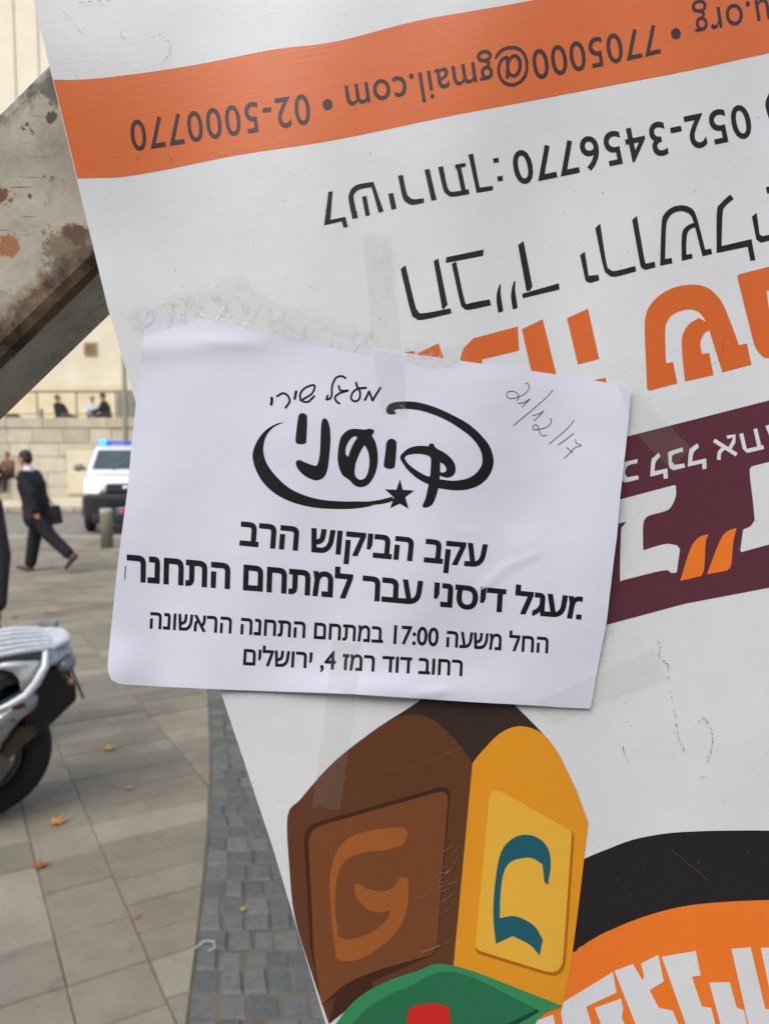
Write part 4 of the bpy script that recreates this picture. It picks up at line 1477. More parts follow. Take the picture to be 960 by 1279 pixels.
CREASE = mat('tape_crease', (.92, .92, .90), .2, (.50, .49, .47), 170)  # crease lines; the pale and grey tones paint in their glints too
def tape(label, P, m, seed, wr=0.0, step=7, creases=None):
    v, f_ = fill([[np.array(p, float) for p in P]], step)
    A = tape_surf(seed, wr)(v)
    c = A.mean(0)
    o = obj('tape_strip', A.tolist(), f_, m, None, loc=tuple(c), smooth=True)
    tag(o, label, 'tape')
    if creases:
        n_, base, spread, lmax = creases
        q = Ink()
        lo, hi = v.min(0), v.max(0)
        k_ = 0
        while k_ < n_:
            p0 = np.array((rnd.uniform(lo[0], hi[0]), rnd.uniform(lo[1], hi[1])))
            a_ = R(base + rnd.choice((-1, 1)) * abs(rnd.gauss(spread, spread * .5)))
            l_ = rnd.uniform(3, lmax)
            p1 = p0 + l_ * np.array((math.cos(a_), math.sin(a_)))
            pm = (p0 + p1) / 2 + np.array((rnd.uniform(-1.5, 1.5), rnd.uniform(-1.5, 1.5)))
            if not inside([P], np.array([p0, p1])).all(): continue
            q.stroke([p0, pm, p1], rnd.uniform(.35, .85), rounded=False, taper=lambda t: .25 + .75 * math.sin(math.pi * min(max(t, .02), .98)))
            k_ += 1
        ts = tape_surf(seed, wr)
        c_ = q.build('creases', CREASE, o, ts, .00022)
        c_['kind'] = 'stuff'
    return o
def ragged(a, b, amp, n=9):
    a, b = np.array(a, float), np.array(b, float)
    return [tuple(a + (b - a) * i / n + np.array((rnd.uniform(-amp, amp), rnd.uniform(-amp, amp))) * (0 < i < n)) for i in range(n)]
T_CR = tape_mat('tape_crinkled', (.90, .90, .86), .025, .06, .08, 90)
T_OLD = tape_mat('tape_dirty', (.84, .83, .78), .06, .08, .2, 150, dirt=.32)
T_CLR = tape_mat('tape_clear', (.80, .79, .75), .04, .06, .12, 40)
T_CLP = tape_mat('tape_on_paper', (.84, .84, .88), .035, .10, .12, 110)
tape('crinkled clear tape along the top left edge of the paper notice',
     ragged((148, 390), (238, 360), 1) + ragged((238, 360), (303, 338), 2) + ragged((303, 338), (316, 362), 2) + ragged((316, 362), (372, 386), 2) + ragged((372, 386), (468, 410), 2) + ragged((468, 410), (462, 444), 1) + ragged((462, 444), (360, 426), 1) + ragged((360, 426), (255, 397), 1) + ragged((255, 397), (172, 424), 1), T_CR, 1.0, .00012, 4, (150, 95, 30, 20))
tape('yellowed clear tape strip running down onto the paper above the emblem',
     ragged((452, 290), (487, 293), 1.5) + ragged((487, 293), (496, 380), 1) + ragged((496, 380), (502, 438), 1) + ragged((502, 438), (463, 432), 1) + ragged((463, 432), (459, 370), .8), T_OLD, 2.0, .00006, 5, (30, 60, 30, 9))
tape('faint clear tape end lying on the paper beside the emblem',
     ragged((464, 436), (504, 443), 1) + ragged((504, 443), (508, 522), .6) + ragged((508, 522), (474, 516), 1), T_CLP, 3.0, .00004, 6, (8, 80, 30, 8))
tape('crinkled tape lying over the cut orange letters above the notice',
     ragged((503, 424), (560, 432), 2) + ragged((560, 432), (582, 430), 2) + ragged((582, 430), (586, 458), 1.5) + ragged((586, 458), (540, 462), 1.5) + ragged((540, 462), (504, 452), 1), T_CR, 4.0, .0001, 4, (30, 80, 25, 12))
tape('clear tape under the lower edge of the notice running onto the dreidel picture',
     ragged((416, 800), (452, 804), 1) + ragged((452, 804), (441, 900), .5) + ragged((441, 900), (424, 1012), .5) + ragged((424, 1012), (389, 1008), 1) + ragged((389, 1008), (405, 900), .5), T_CLR, 5.0, 0, 7)
tape('clear tape slanting from the lower right corner of the notice',
     ragged((664, 880), (740, 845), .5) + ragged((740, 845), (815, 808), 1) + ragged((815, 808), (834, 848), 2) + ragged((834, 848), (752, 878), .6) + ragged((752, 878), (684, 908), .6), T_CLR, 6.0, 0, 7)
tape('clear tape from the upper right corner of the notice down over the aubergine band',
     ragged((770, 478), (795, 487), 1) + ragged((795, 487), (862, 560), .7) + ragged((862, 560), (838, 588), 1) + ragged((838, 588), (788, 535), .7), T_CLR, 7.0, .00003, 6)

# ================================================================== PEOPLE
SKIN = mat('skin', rgb(196, 140, 112), .55, rgb(180, 122, 96), 30)
SKIN_D = mat('skin_brown', rgb(150, 100, 78), .55, rgb(132, 84, 64), 30)
HAIR = mat('hair_dark', rgb(38, 32, 30), .6, rgb(24, 20, 18), 90, bump=.4, bump_scale=160)
LEATHER = mat('brown_leather', rgb(88, 58, 44), .45, rgb(66, 42, 32), 30)
EYE = mat('eye_dark', (.02, .018, .016), .2)
def cloth(name, c, c2=None):
    return mat(name, rgb(*c), .85, rgb(*(c2 or tuple(int(v * .75) for v in c))), 9, bump=.25, bump_scale=40)
def person(label, loc, rotz, pose, clothes, group=None, scale=1.0, vox=.009, skin=None, coat_len=.0, bulk=1.0, shoes=True, eyes=True, cat='person'):
    """figure facing local +X. pose: pelvis z, lean, legs [(thigh, knee, spread)], arms [(swing, elbow, out)], head pitch/yaw; degrees, forward positive"""
    sk = skin or SKIN
    V3 = Vector
    pel = V3((0, 0, pose['z']))
    ln = R(pose.get('lean', 0))
    up = V3((math.sin(ln), 0, math.cos(ln)))
    fwd = V3((math.cos(ln), 0, -math.sin(ln)))
    waist, chest, neck = pel + up * .17, pel + up * .36, pel + up * .53
    hp = R(pose.get('head', 0) + pose.get('lean', 0) * .6)
    hy = R(pose.get('yaw', 0))
    hup = V3((math.sin(hp), 0, math.cos(hp)))
    headc = neck + hup * .195 + V3((.015, 0, 0))
    HM = Matrix.Rotation(hy, 4, 'Z') @ Matrix.Rotation(hp, 4, 'Y')
    legs, arms = [], []
    for sd_, (th, kn, spr) in zip((1, -1), pose['legs']):
        hip = pel + V3((0, .095 * sd_, -.02))
        a = R(th)
        so = math.sin(R(spr)) * sd_
        d = V3((math.sin(a), so, -math.cos(a))).normalized()
        knee = hip + d * .435
        b = R(th - kn)
        d2 = V3((math.sin(b), so * .3, -math.cos(b))).normalized()
        ank = knee + d2 * .42
        legs.append((hip, knee, ank, b))
    for sd_, (sw, el_, outw) in zip((1, -1), pose['arms']):
        sh = neck + up * -.05 + V3((0, .185 * sd_, 0))
        a = R(sw)
        d = V3((math.sin(a), math.sin(R(outw)) * sd_, -math.cos(a))).normalized()
        elb = sh + d * .29
        b = R(sw + el_)
        d2 = V3((math.sin(b), math.sin(R(outw)) * sd_ * .2, -math.cos(b))).normalized()
        wr = elb + d2 * .25
        arms.append((sh, elb, wr, d2, sd_))
    # --- body: one continuous skin
    m = MB()
    m.tube([pel - up * .04, pel + up * .05, waist, chest, neck - up * .06], [(.15, .10), (.155, .11), (.135, .095), (.165, .11), (.12, .08)], n=18, flat=fwd)
    m.tube([neck - up * .08, neck + hup * .1], [.062, .054], n=14)
    for hip, knee, ank, b in legs:
        m.tube([hip, hip.lerp(knee, .5), knee, knee.lerp(ank, .3), ank], [.082, .072, .052, .054, .038], n=12)
        f_ = V3((math.cos(b), 0, math.sin(b)))
        dn = V3((math.sin(b), 0, -math.cos(b)))
        m.tube([ank - f_ * .04 + dn * .05, ank + f_ * .15 + dn * .06], [(.036, .03), (.04, .022)], n=10)
    for sh, elb, wr, d2, sd_ in arms:
        m.tube([sh, elb, elb.lerp(wr, .3), wr], [.052, .042, .042, .028], n=12)
        side = V3((d2.z, 0, -d2.x)).normalized()           # towards the front of the hand
        if side.x < 0: side = -side
        lat = d2.cross(side).normalized()
        pc = wr + d2 * .05
        m.tube([wr + d2 * .005, pc, wr + d2 * .09], [(.026, .017), (.042, .016), (.04, .014)], n=12, flat=lat)
        curl = -lat * sd_ if lat.y * sd_ > 0 else lat * sd_
        for i, (o_, L_) in enumerate(((.031, .068), (.010, .078), (-.011, .072), (-.030, .056))):
            k0 = wr + d2 * .082 + side * o_
            k1 = k0 + (d2 * .9 + curl * .35).normalized() * L_ * .5
            k2 = k1 + (d2 * .55 + curl * .8).normalized() * L_ * .5
            m.tube([k0, k1, k2], [.0095, .0088, .0075], n=8)
        t0 = wr + d2 * .03 + side * .03
        t1 = t0 + (d2 * .7 + side * .7).normalized() * .035
        m.tube([t0, t1, t1 + (d2 * .95 + side * .2 + curl * .3).normalized() * .03], [.012, .0105, .008], n=8)
    # head with brow, nose, lips, chin and ears
    def H(p): return headc + HM @ V3(p)
    m.ball(H((-.008, 0, .03)), (.098, .076, .095), M=HM, nu=20, nv=14)
    m.tube([H((.02, 0, .0)), H((.035, 0, -.06)), H((.05, 0, -.09))], [(.062, .07), (.052, .055), (.03, .032)], n=14)
    m.tube([H((.083, 0, .03)), H((.101, 0, -.005)), H((.108, 0, -.022))], [.010, .013, .015], n=8)
    m.tube([H((.074, .025, -.052)), H((.084, 0, -.05)), H((.074, -.025, -.052))], .009, n=8)
    m.tube([H((.078, .04, .036)), H((.088, 0, .034)), H((.078, -.04, .036))], .010, n=8)
    for q in (1, -1):
        m.ball(H((-.005, .078 * q, -.005)), (.02, .009, .032), M=HM, nu=10, nv=8)
    body = m.build('person', sk, None, remesh=vox, relax=3)
    body.name = 'person'
    body.location = loc
    body.rotation_euler = (0, 0, rotz)
    body.scale = (scale,) * 3
    tag(body, label, cat, group)
    def wear(name, mb, mt, vx=None, rx=3, lab=None):
        o = mb.build(name, mt, body, remesh=vx or max(vox, .010), relax=rx)
        if lab: o['label'] = lab
        return o
    # --- jacket
    j = MB()
    hem = pel - up * coat_len
    B_ = lambda r_: [(a_ * bulk, b_ * bulk) for a_, b_ in r_]
    j.tube([hem + V3((0, 0, 0)), pel + up * .02, waist, chest, neck - up * .08, neck - up * .015], B_([(.185 + coat_len * .15, .135 + coat_len * .1), (.18, .13), (.168, .124), (.192, .134), (.16, .105)]) + [(.085, .075)], n=20, flat=fwd)
    for sh, elb, wr, d2, sd_ in arms:
        j.tube([sh - V3((0, .03 * sd_, 0)), sh, elb, wr - d2 * .005], [.07 * bulk, .072 * bulk, .062 * bulk, .05 * bulk], n=14)
    wear('jacket', j, clothes['jacket'])
    # --- trousers
    j = MB()
    j.tube([pel + up * .05, pel - V3((0, 0, .06))], [(.168, .122), (.165, .12)], n=18, flat=fwd)
    for hip, knee, ank, b in legs:
        j.tube([hip - V3((0, 0, .01)), hip.lerp(knee, .5), knee, ank.lerp(knee, .12)], [.096 * bulk, .090 * bulk, .074 * bulk, .064 * bulk], n=14)
    wear('trousers', j, clothes['trousers'])
    if shoes:
        for hip, knee, ank, b in legs:
            f_ = V3((math.cos(b), 0, math.sin(b)))
            dn = V3((math.sin(b), 0, -math.cos(b)))
            j = MB()
            j.tube([ank + dn * .02, ank + dn * .055 - f_ * .01], [.048, .05], n=12)
            j.tube([ank - f_ * .045 + dn * .055, ank + f_ * .07 + dn * .058, ank + f_ * .185 + dn * .066], [(.04, .036), (.048, .034), (.036, .022)], n=14)
            wear('shoe', j, clothes.get('shoes', LEATHER), .008, 2)
    # --- collar and hair
    if 'shirt' in clothes:
        j = MB()
        j.tube([neck - up * .03 + V3((.012, 0, 0)), neck + hup * .05], [(.082, .086), (.068, .07)], n=16)
        wear('shirt_collar', j, clothes['shirt'], .008, 2)
    j = MB()
    j.ball(H((-.020, 0, .045)), (.100, .083, .088), M=HM, nu=20, nv=12)
    j.ball(H((-.055, 0, .0)), (.062, .074, .085), M=HM, nu=16, nv=10)
    wear('hair', j, clothes.get('hair', HAIR), .008, 2)
    if eyes:
        for q in (1, -1):
            e_ = MB()
            e_.ball(H((.082, .031 * q, .016)), (.010, .013, .008), M=HM, nu=10, nv=8)
            e_.build('eye', EYE, body, smooth=True)
    return body

NAVY = cloth('navy_suit', (22, 23, 30), (14, 15, 20))
# man striding left with a shoulder bag
mx_, my_, _ = on_z(49, 715)
walk = dict(z=.925, lean=12, head=4, yaw=-14, legs=[(-36, 12, 3), (17, 5, 3)], arms=[(-34, 20, 7), (16, 20, 8)])
man = person('man in dark suit and white collar striding across the plaza with a shoulder bag',
             (mx_, my_, 0.0), R(172), walk, dict(jacket=NAVY, trousers=cloth('navy_trousers', (20, 21, 28), (13, 14, 19)), shirt=cloth('white_shirt', (222, 224, 232), (205, 208, 218)), shoes=LEATHER), coat_len=.13, bulk=1.3)
bag = thing('shoulder_bag', 'black shoulder bag hanging at the hip of the walking man', 'bag', (mx_ + .24, my_ - .02, .66))
BAGM = cloth('bag_black', (26, 27, 34), (18, 18, 24))
bx_ = mx_ + .235
t = MB(); t.box((bx_, my_ - .02, .83), (.22, .12, .27), bev=.03, M=Matrix.Rotation(R(-10), 4, 'Y')); t.build('bag_body', BAGM, bag, world=True)
t = MB(); t.box((bx_, my_ - .087, .88), (.20, .02, .15), bev=.008, M=Matrix.Rotation(R(-10), 4, 'Y')); t.build('flap', BAGM, bag, world=True)
t = MB(); t.tube([(bx_ - .04, my_ - .09, .95), (mx_ + .12, my_ - .2, 1.12), (mx_ - .06, my_ - .2, 1.34), (mx_ - .12, my_ - .05, 1.46), (mx_ - .02, my_ + .16, 1.25), (bx_, my_ + .03, .96)], [(.016, .005)] * 6, n=8); t.build('strap', BAGM, bag, world=True)

# someone standing at the very left edge, only an arm in view
PLUM = cloth('plum_coat', (52, 42, 52), (38, 30, 40))
stand = dict(z=.93, lean=0, head=2, legs=[(2, 2, 3), (-3, 2, 3)], arms=[(2, 8, 12), (4, 8, 12)])
q = on_y(3.5, 762, 4.15)
person('person in a plum dark coat standing behind the motorcycle with an arm hanging down', (q[0] - .229, 4.15, 0), R(262), stand,
       dict(jacket=PLUM, trousers=cloth('grey_trousers', (60, 58, 62)), shoes=cloth('black_shoe', (30, 28, 28))), coat_len=.2, vox=.008)

# seated people on the wall top
sit = dict(z=.13, lean=-18, head=10, legs=[(78, 6, 4), (84, 12, 6)], arms=[(-35, 6, 8), (10, 40, 10)])
def on_wall(px, d=31.15): return (on_y(px, 520, d)[0], d, WTOP - .05)
BLK = cloth('black_clothes', (38, 36, 42)); BLK2 = cloth('charcoal_clothes', (50, 44, 44))
person('person in black lounging on the wall top with legs stretched out', on_wall(82), R(-12), dict(sit, lean=-30), dict(jacket=BLK, trousers=BLK), vox=.012, eyes=False, bulk=1.3, scale=1.12)
sit2 = dict(z=.13, lean=8, head=6, legs=[(86, 70, 8), (80, 76, 8)], arms=[(30, 40, 8), (26, 50, 8)])
person('person in a white shirt sitting on the wall beside a darkly dressed companion', on_wall(116, 31.5), R(-70), sit2, dict(jacket=cloth('white_shirt', (222, 224, 232)), trousers=cloth('grey_trousers', (60, 58, 62))), vox=.012, eyes=False, bulk=1.3, scale=1.0)
person('person in a brown-black jacket sitting on the wall beside the grey cabinet', on_wall(134, 31.1), R(190), dict(sit2, legs=[(80, 30, 6), (84, 24, 6)], lean=10), dict(jacket=BLK2, trousers=BLK), vox=.012, eyes=False, bulk=1.35, scale=1.1)
# someone in brown perched on a stone block by the wall, far left
q = on_y(9, 600, 28.0)
blk = thing('stone_block', 'rough cream stone block against the wall under the seated person in brown', 'stone block', (q[0], 28.2, .14))
t = MB(); t.box((q[0] - .25, 28.25, .52), (1.5, .7, .78), bev=.04); t.build('block', WM[1], blk, world=True)
perch = dict(z=.10, lean=6, head=8, legs=[(80, 78, 6), (76, 70, 6)], arms=[(35, 55, 10), (28, 60, 10)])
person('person in a brown coat perched on the stone block at the far left', (q[0], 28.2, .92), R(255), perch, dict(jacket=cloth('brown_coat', (112, 84, 64), (88, 62, 48)), trousers=cloth('black_clothes', (38, 36, 42))), vox=.012, eyes=False, bulk=1.25)
cb = thing('camera_bag', 'black bag held in the lap of the person in brown', 'bag', (q[0] - .16, 27.82, 1.05))
t = MB(); t.box((q[0] - .16, 27.72, 1.20), (.34, .2, .26), bev=.04); t.build('bag_body', BAGM, cb, world=True)
t = MB(); t.tube([(q[0] - .3, 27.72, 1.32), (q[0] - .16, 27.7, 1.46), (q[0] - .02, 27.72, 1.32)], .012, n=6); t.build('handle', BAGM, cb, world=True)

# ================================================================== WHITE POLICE PICK-UP
WPAINT = mat('white_paint', rgb(236, 240, 240), .3, rgb(228, 232, 233), 2, coat=.6)
BPLAST = mat('black_plastic', rgb(44, 46, 50), .5, rgb(34, 36, 40), 12)
GLASS = mat('windscreen', rgb(88, 100, 100), .08, rgb(60, 70, 66), 2.2, spec=.8)
CHROME = mat('chrome', rgb(210, 212, 214), .2, metallic=.9)
RUB = mat('tyre_rubber', rgb(30, 30, 31), .85, rgb(22, 22, 23), 20)
ALLOY = mat('alloy', rgb(120, 122, 124), .35, metallic=.7)
cx_, cy_, _ = on_z(157, 668)
car = thing('police_car', 'white police pick-up with blue roof light and headlights on, stopped at the kerb', 'police car', (cx_, cy_ + .25, -.012), R(18.5))
b = MB()
rings = []
def rrect(hw_, z0, z1, y, r=.14, n=5):
    out = []
    for (sx, sz, a0) in ((1, 1, 0), (-1, 1, 90), (-1, -1, 180), (1, -1, 270)):
        for i in range(n):
            a = R(a0 + 90 * i / (n - 1))
            out.append((sx * (hw_ - r) + r * math.cos(a), y, (z1 - r if sz > 0 else z0 + r) + r * math.sin(a)))
    return out
secs = [(.10, .80, .62, 1.06), (.16, .87, .55, 1.15), (.30, .92, .5, 1.20), (.7, .95, .48, 1.27), (1.25, .955, .45, 1.36), (1.6, .955, .42, 1.36), (3.2, .955, .42, 1.36), (4.9, .955, .45, 1.34), (5.05, .90, .5, 1.28)]
V, Fc = [], []
for (yy, hw_, z0, z1) in secs: V += rrect(hw_, z0, z1, yy)
n_ = 20
for i in range(len(secs) - 1):
    for k_ in range(n_): Fc.append((i * n_ + k_, i * n_ + (k_ + 1) % n_, (i + 1) * n_ + (k_ + 1) % n_, (i + 1) * n_ + k_))
Fc += [tuple(range(n_)), tuple((len(secs) - 1) * n_ + k_ for k_ in range(n_))]
b.add(V, Fc)
body = b.build('body', WPAINT, car, smooth=True)
# cab
side = [(1.18, 1.34), (1.95, 1.90), (2.25, 1.955), (3.3, 1.955), (3.55, 1.90), (3.8, 1.34)]
def cabx(z, s): return s * (.90 - .20 * (z - 1.34) / .62)
V = [(cabx(z, -1), y, z) for y, z in side] + [(cabx(z, 1), y, z) for y, z in side]
k_ = len(side)
Fc = [tuple(range(k_)), tuple(range(2 * k_ - 1, k_ - 1, -1))] + [(i, i + k_, (i + 1) % k_ + k_, (i + 1) % k_) for i in range(k_)]
t = MB(); t.add(V, Fc); t.build('cab', WPAINT, car, bevel=.04)
# windscreen and side windows set just proud of the cab
def pane(name, pts, mt=GLASS, th=.008):
    P = [Vector(p) for p in pts]
    nn = (P[1] - P[0]).cross(P[2] - P[0]).normalized()
    c = sum(P, Vector()) / len(P)
    if nn.dot(c - Vector((0, 2.6, 1.5))) < 0: nn = -nn
    t = MB()
    k = len(P)
    t.add([p + nn * .004 for p in P] + [p + nn * (.004 + th) for p in P], [tuple(range(k)), tuple(range(2 * k - 1, k - 1, -1))] + [(i, i + k, (i + 1) % k + k, (i + 1) % k) for i in range(k)])
    return t.build(name, mt, car)
def ws(u, v):
    y = 1.18 + .77 * v; z = 1.34 + .56 * v
    return (cabx(z, 1) * u, y, z)
pane('windscreen', [ws(-.88, .10), ws(.88, .10), ws(.87, .90), ws(-.87, .90)])
for s_ in (-1, 1):
    pane('side_window', [(cabx(1.42, s_), 1.55, 1.42), (cabx(1.42, s_), 2.45, 1.42), (cabx(1.84, s_), 2.4, 1.84), (cabx(1.84, s_), 2.02, 1.84)])
    pane('side_window', [(cabx(1.42, s_), 2.55, 1.42), (cabx(1.42, s_), 3.6, 1.42), (cabx(1.84, s_), 3.42, 1.84), (cabx(1.84, s_), 2.5, 1.84)])
    # headlight
    t = MB(); t.ball((s_ * .70, .17, 1.03), (.19, .10, .135), nu=20, nv=12)
    h = t.build('headlight', mat('headlamp_lit', rgb(255, 248, 225), .2, emission=(1.0, .95, .82), emis_str=2.6), car, smooth=True)
    t = MB(); t.ball((s_ * .52, .10, .97), (.10, .07, .085), nu=16, nv=10)
    t.build('indicator', mat('lens_grey', rgb(214, 206, 186), .15), car, smooth=True)
    t = MB(); t.lathe((s_ * .66, .02, .66), [(.001, -.06), (.07, -.05), (.09, 0), (.09, .05)], axis='Y', n=16)
    t.build('fog_light', mat('fog_lens', rgb(170, 172, 174), .15), car, smooth=True)
    t = MB(); t.ball((s_ * 1.06, 1.42, 1.44), (.12, .09, .09), nu=16, nv=10); t.tube([(s_ * .90, 1.45, 1.40), (s_ * 1.0, 1.43, 1.42)], .035, n=8)
    mi = t.build('mirror', mat('mirror_shell', rgb(120, 122, 116), .4), car, smooth=True)
    for yy in (.98, 4.05):
        wh = thing('wheel', None, None, (s_ * .82, yy, .385)); wh.parent = car
        for p_ in ('label', 'category'):
            if p_ in wh: del wh[p_]
        t = MB(); t.ring((0, 0, 0), .285, .10, axis='X', n=36, k=12, sy=1.25); t.build('tyre', RUB, wh, smooth=True)
        t = MB(); t.lathe((0, 0, 0), [(.06, .10 * s_), (.08, .115 * s_), (.19, .07 * s_), (.215, .10 * s_), (.215, -.08 * s_)], axis='X', n=24); t.build('rim', ALLOY, wh, smooth=True)
    t = MB(); t.prism([(.52, .38), (.60, .68), (.80, .84), (1.16, .84), (1.38, .68), (1.46, .38), (1.38, .38), (1.32, .62), (1.14, .77), (.82, .77), (.66, .62), (.60, .38)], 0, s_ * .93, s_ * .975)
    t.build('wheel_arch', BPLAST, car)
t = MB(); t.box((0, .12, .62), (1.84, .36, .56), bev=.09); t.box((0, .02, .36), (1.5, .25, .2), bev=.05); t.build('bumper', BPLAST, car, smooth=False)
t = MB(); t.box((0, .055, 1.01), (.92, .12, .20), bev=.04)
for i in range(2): t.box((0, -.005, .97 + i * .075), (.86, .03, .022), m=1)
t.build('grille', [BPLAST, mat('grille_grey', rgb(78, 82, 88), .4)], car)
t = MB(); t.ball((0, -.015, 1.015), (.13, .025, .05), nu=16, nv=8); t.build('badge', CHROME, car, smooth=True)
t = MB(); t.box((0, -.075, .72), (.9, .05, .16), bev=.03); t.build('air_intake', mat('intake_black', (.012, .012, .013), .7), car)
t = MB(); t.box((0, -.09, .53), (.52, .02, .125), bev=.006); t.box((-.22, -.102, .53), (.07, .006, .11), m=1); t.box((.03, -.102, .53), (.40, .006, .11), m=2)
t.build('number_plate', [mat('plate_base', rgb(225, 220, 214), .4), mat('plate_blue', rgb(60, 80, 150), .4), mat('plate_red', rgb(206, 66, 84), .4)], car)
for s_ in (-1, 1):
    t = MB(); t.tube([(s_ * .3, 1.22, 1.39), (s_ * .05 + .1, 1.5, 1.585)], .012, n=6); t.build('wiper', BPLAST, car)
lb = MB(); lb.box((0, 2.45, 2.035), (1.22, .26, .07), bev=.02); bar = lb.build('light_bar', mat('bar_blue', rgb(30, 70, 190), .25, emission=(.02, .10, .75), emis_str=.35), car)
for s_ in (-1, 1):
    t = MB(); t.ball((s_ * .54, 2.40, 2.04), (.13, .15, .075), nu=18, nv=10); t.build('blue_lamp', mat('lamp_blue', rgb(20, 70, 230), .2, emission=(.01, .12, 1.0), emis_str=1.0), bar, smooth=True)
    t = MB(); t.ball((s_ * .55, 2.27, 2.045), (.075, .05, .045), nu=14, nv=8); t.build('flash', mat('flash_cyan', rgb(60, 200, 255), .2, emission=(.02, .55, 1.0), emis_str=2.0), bar, smooth=True)
    t = MB(); t.box((s_ * .4, 2.45, 1.985), (.06, .1, .05)); t.build('foot', BPLAST, bar)

# ================================================================== MOTORCYCLE
SIL = mat('silver_paint', rgb(158, 164, 166), .3, rgb(146, 151, 152), 4, metallic=.45, coat=.5)
WSIL = mat('pale_alloy', rgb(212, 217, 220), .32, rgb(184, 190, 194), 24, metallic=.15)
SEATM = mat('seat_grey', rgb(66, 68, 68), .7, rgb(52, 54, 54), 14, bump=.2, bump_scale=200)
BLKP = mat('moto_black', rgb(28, 28, 32), .45, rgb(20, 20, 23), 20)
mc = thing('motorcycle', 'silver touring motorcycle with a pale luggage rack parked on the paving at the left', 'motorcycle', (-1.86, 3.47, 0), R(30))
mc.rotation_euler = (R(10), 0, R(30))     # resting on its side stand
# local +X points to the tail, -Y to the viewer's side
for (nx, rad, wdt) in ((0, .31, .075), (-1.45, .31, .06)):
    wh = thing('wheel', None, None, (nx, 0, .31)); wh.parent = mc
    t = MB(); t.ring((0, 0, 0), rad - wdt * .9, wdt * .9, axis='Y', n=48, k=14, sy=1.05); t.build('tyre', RUB, wh, smooth=True)
    t = MB(); t.ring((0, 0, 0), rad - wdt * 1.9, .017, axis='Y', n=48, k=10, sy=2.4)
    t.build('rim', mat('rim_grey', rgb(92, 92, 88), .4, metallic=.5), wh, smooth=True)
    t = MB()
    for i in range(5):
        a = 2 * math.pi * i / 5 + .3
        t.tube([(0, 0, 0), ((rad - wdt * 1.9) * math.cos(a), 0, (rad - wdt * 1.9) * math.sin(a))], [.03, .018], n=8)
    t.lathe((0, 0, 0), [(.05, -.06), (.06, -.03), (.06, .03), (.05, .06)], axis='Y', n=16)
    t.build('spokes', mat('spoke_bronze', rgb(88, 80, 58), .45, metallic=.5), wh, smooth=True)
    t = MB(); t.lathe((0, -.085, 0), [(.06, -.003), (.125, -.003), (.125, .003), (.06, .003)], axis='Y', n=32); t.build('brake_disc', ALLOY, wh)
# side panels: silver flank tapering to the tail
flank = [(-.55, .40), (-.20, .32), (.02, .36), (.10, .45), (.165, .54), (.225, .585), (.235, .63), (.19, .645), (.05, .575), (-.2, .54), (-.5, .56)]
for s_ in (-1, 1):
    P = smooth_poly(flank, 60, 3)
    t = MB()
    n_ = len(P)
    c_ = np.mean(P, 0)
    ringA = [(p[0], s_ * .06, p[1]) for p in P]
    ringB = [(p[0], s_ * (.135 + .02 * min(1, abs(p[1] - .5) * 0 + 1)), p[1]) for p in P]
    ringC = [(c_[0] + (p[0] - c_[0]) * .8, s_ * .185, c_[1] + (p[1] - c_[1]) * .75) for p in P]
    V = ringA + ringB + ringC
    Fc = [tuple(range(2 * n_, 3 * n_))] + [(i + o_, (i + 1) % n_ + o_, (i + 1) % n_ + o_ + n_, i + o_ + n_) for o_ in (0, n_) for i in range(n_)]
    t.add(V, Fc)
    t.build('side_panel', SIL, mc, smooth=True)
# seat
t = MB()
t.tube([(-.75, 0, .66), (-.45, 0, .69), (-.15, 0, .74), (.04, 0, .738), (.135, 0, .72)], [(.11, .06), (.15, .08), (.172, .095), (.166, .092), (.12, .065)], n=20)
seat = t.build('seat', SEATM, mc, smooth=True)
t = MB()
for s_ in (-1, 1): t.tube([(-.5, s_ * .155, .69), (-.15, s_ * .172, .715), (.08, s_ * .155, .72), (.17, s_ * .09, .725)], .012, n=8)
t.tube([(.165, -.09, .725), (.19, 0, .735), (.165, .09, .725)], .012, n=8)
t.build('piping', BLKP, seat, smooth=True)
# pale tail cowl that wraps the seat, and the rack on top
t = MB()
t.tube([(.10, 0, .765), (.20, 0, .77), (.31, 0, .775), (.37, 0, .785)], [(.10, .02), (.145, .045), (.115, .045), (.06, .03)], n=18)
for s_ in (-1, 1):
    t.prism([(.05, .80), (.12, .812), (.24, .80), (.235, .74), (.185, .665), (.168, .675), (.16, .73), (.135, .768), (.09, .787)], 1, s_ * .118, s_ * .155)
t.build('tail_cowl', WSIL, mc, smooth=True)
rk = MB()
for yy, x0, x1 in ((-.135, .04, .29), (-.081, .0, .33), (-.027, -.04, .35), (.027, -.04, .35), (.081, .0, .33), (.135, .04, .29)):
    rk.tube([(x0, yy, .842), ((x0 + x1) / 2, yy, .852), (x1, yy * .85, .846)], [(.0135, .012)] * 3, n=10)
rk.tube([(.30, -.11, .84), (.36, -.06, .845), (.375, 0, .846), (.36, .06, .845), (.30, .11, .84)], .017, n=10)
rk.tube([(.07, -.135, .836), (.02, -.07, .838), (-.02, 0, .84), (.02, .07, .838), (.07, .135, .836)], .013, n=10)
rk.box((.345, -.015, .85), (.07, .12, .03), bev=.012)
rack = rk.build('luggage_rack', WSIL, mc, smooth=True)
t = MB(); t.box((.31, .125, .865), (.085, .05, .035), bev=.008, M=Matrix.Rotation(R(-25), 4, 'Z')); t.build('latch', mat('latch_grey', rgb(150, 152, 150), .4, metallic=.4), rack)
t = MB()
t.box((.15, 0, .818), (.26, .27, .012))
t.build('slot_floor', mat('slot_dark', rgb(70, 76, 80), .5), rack)
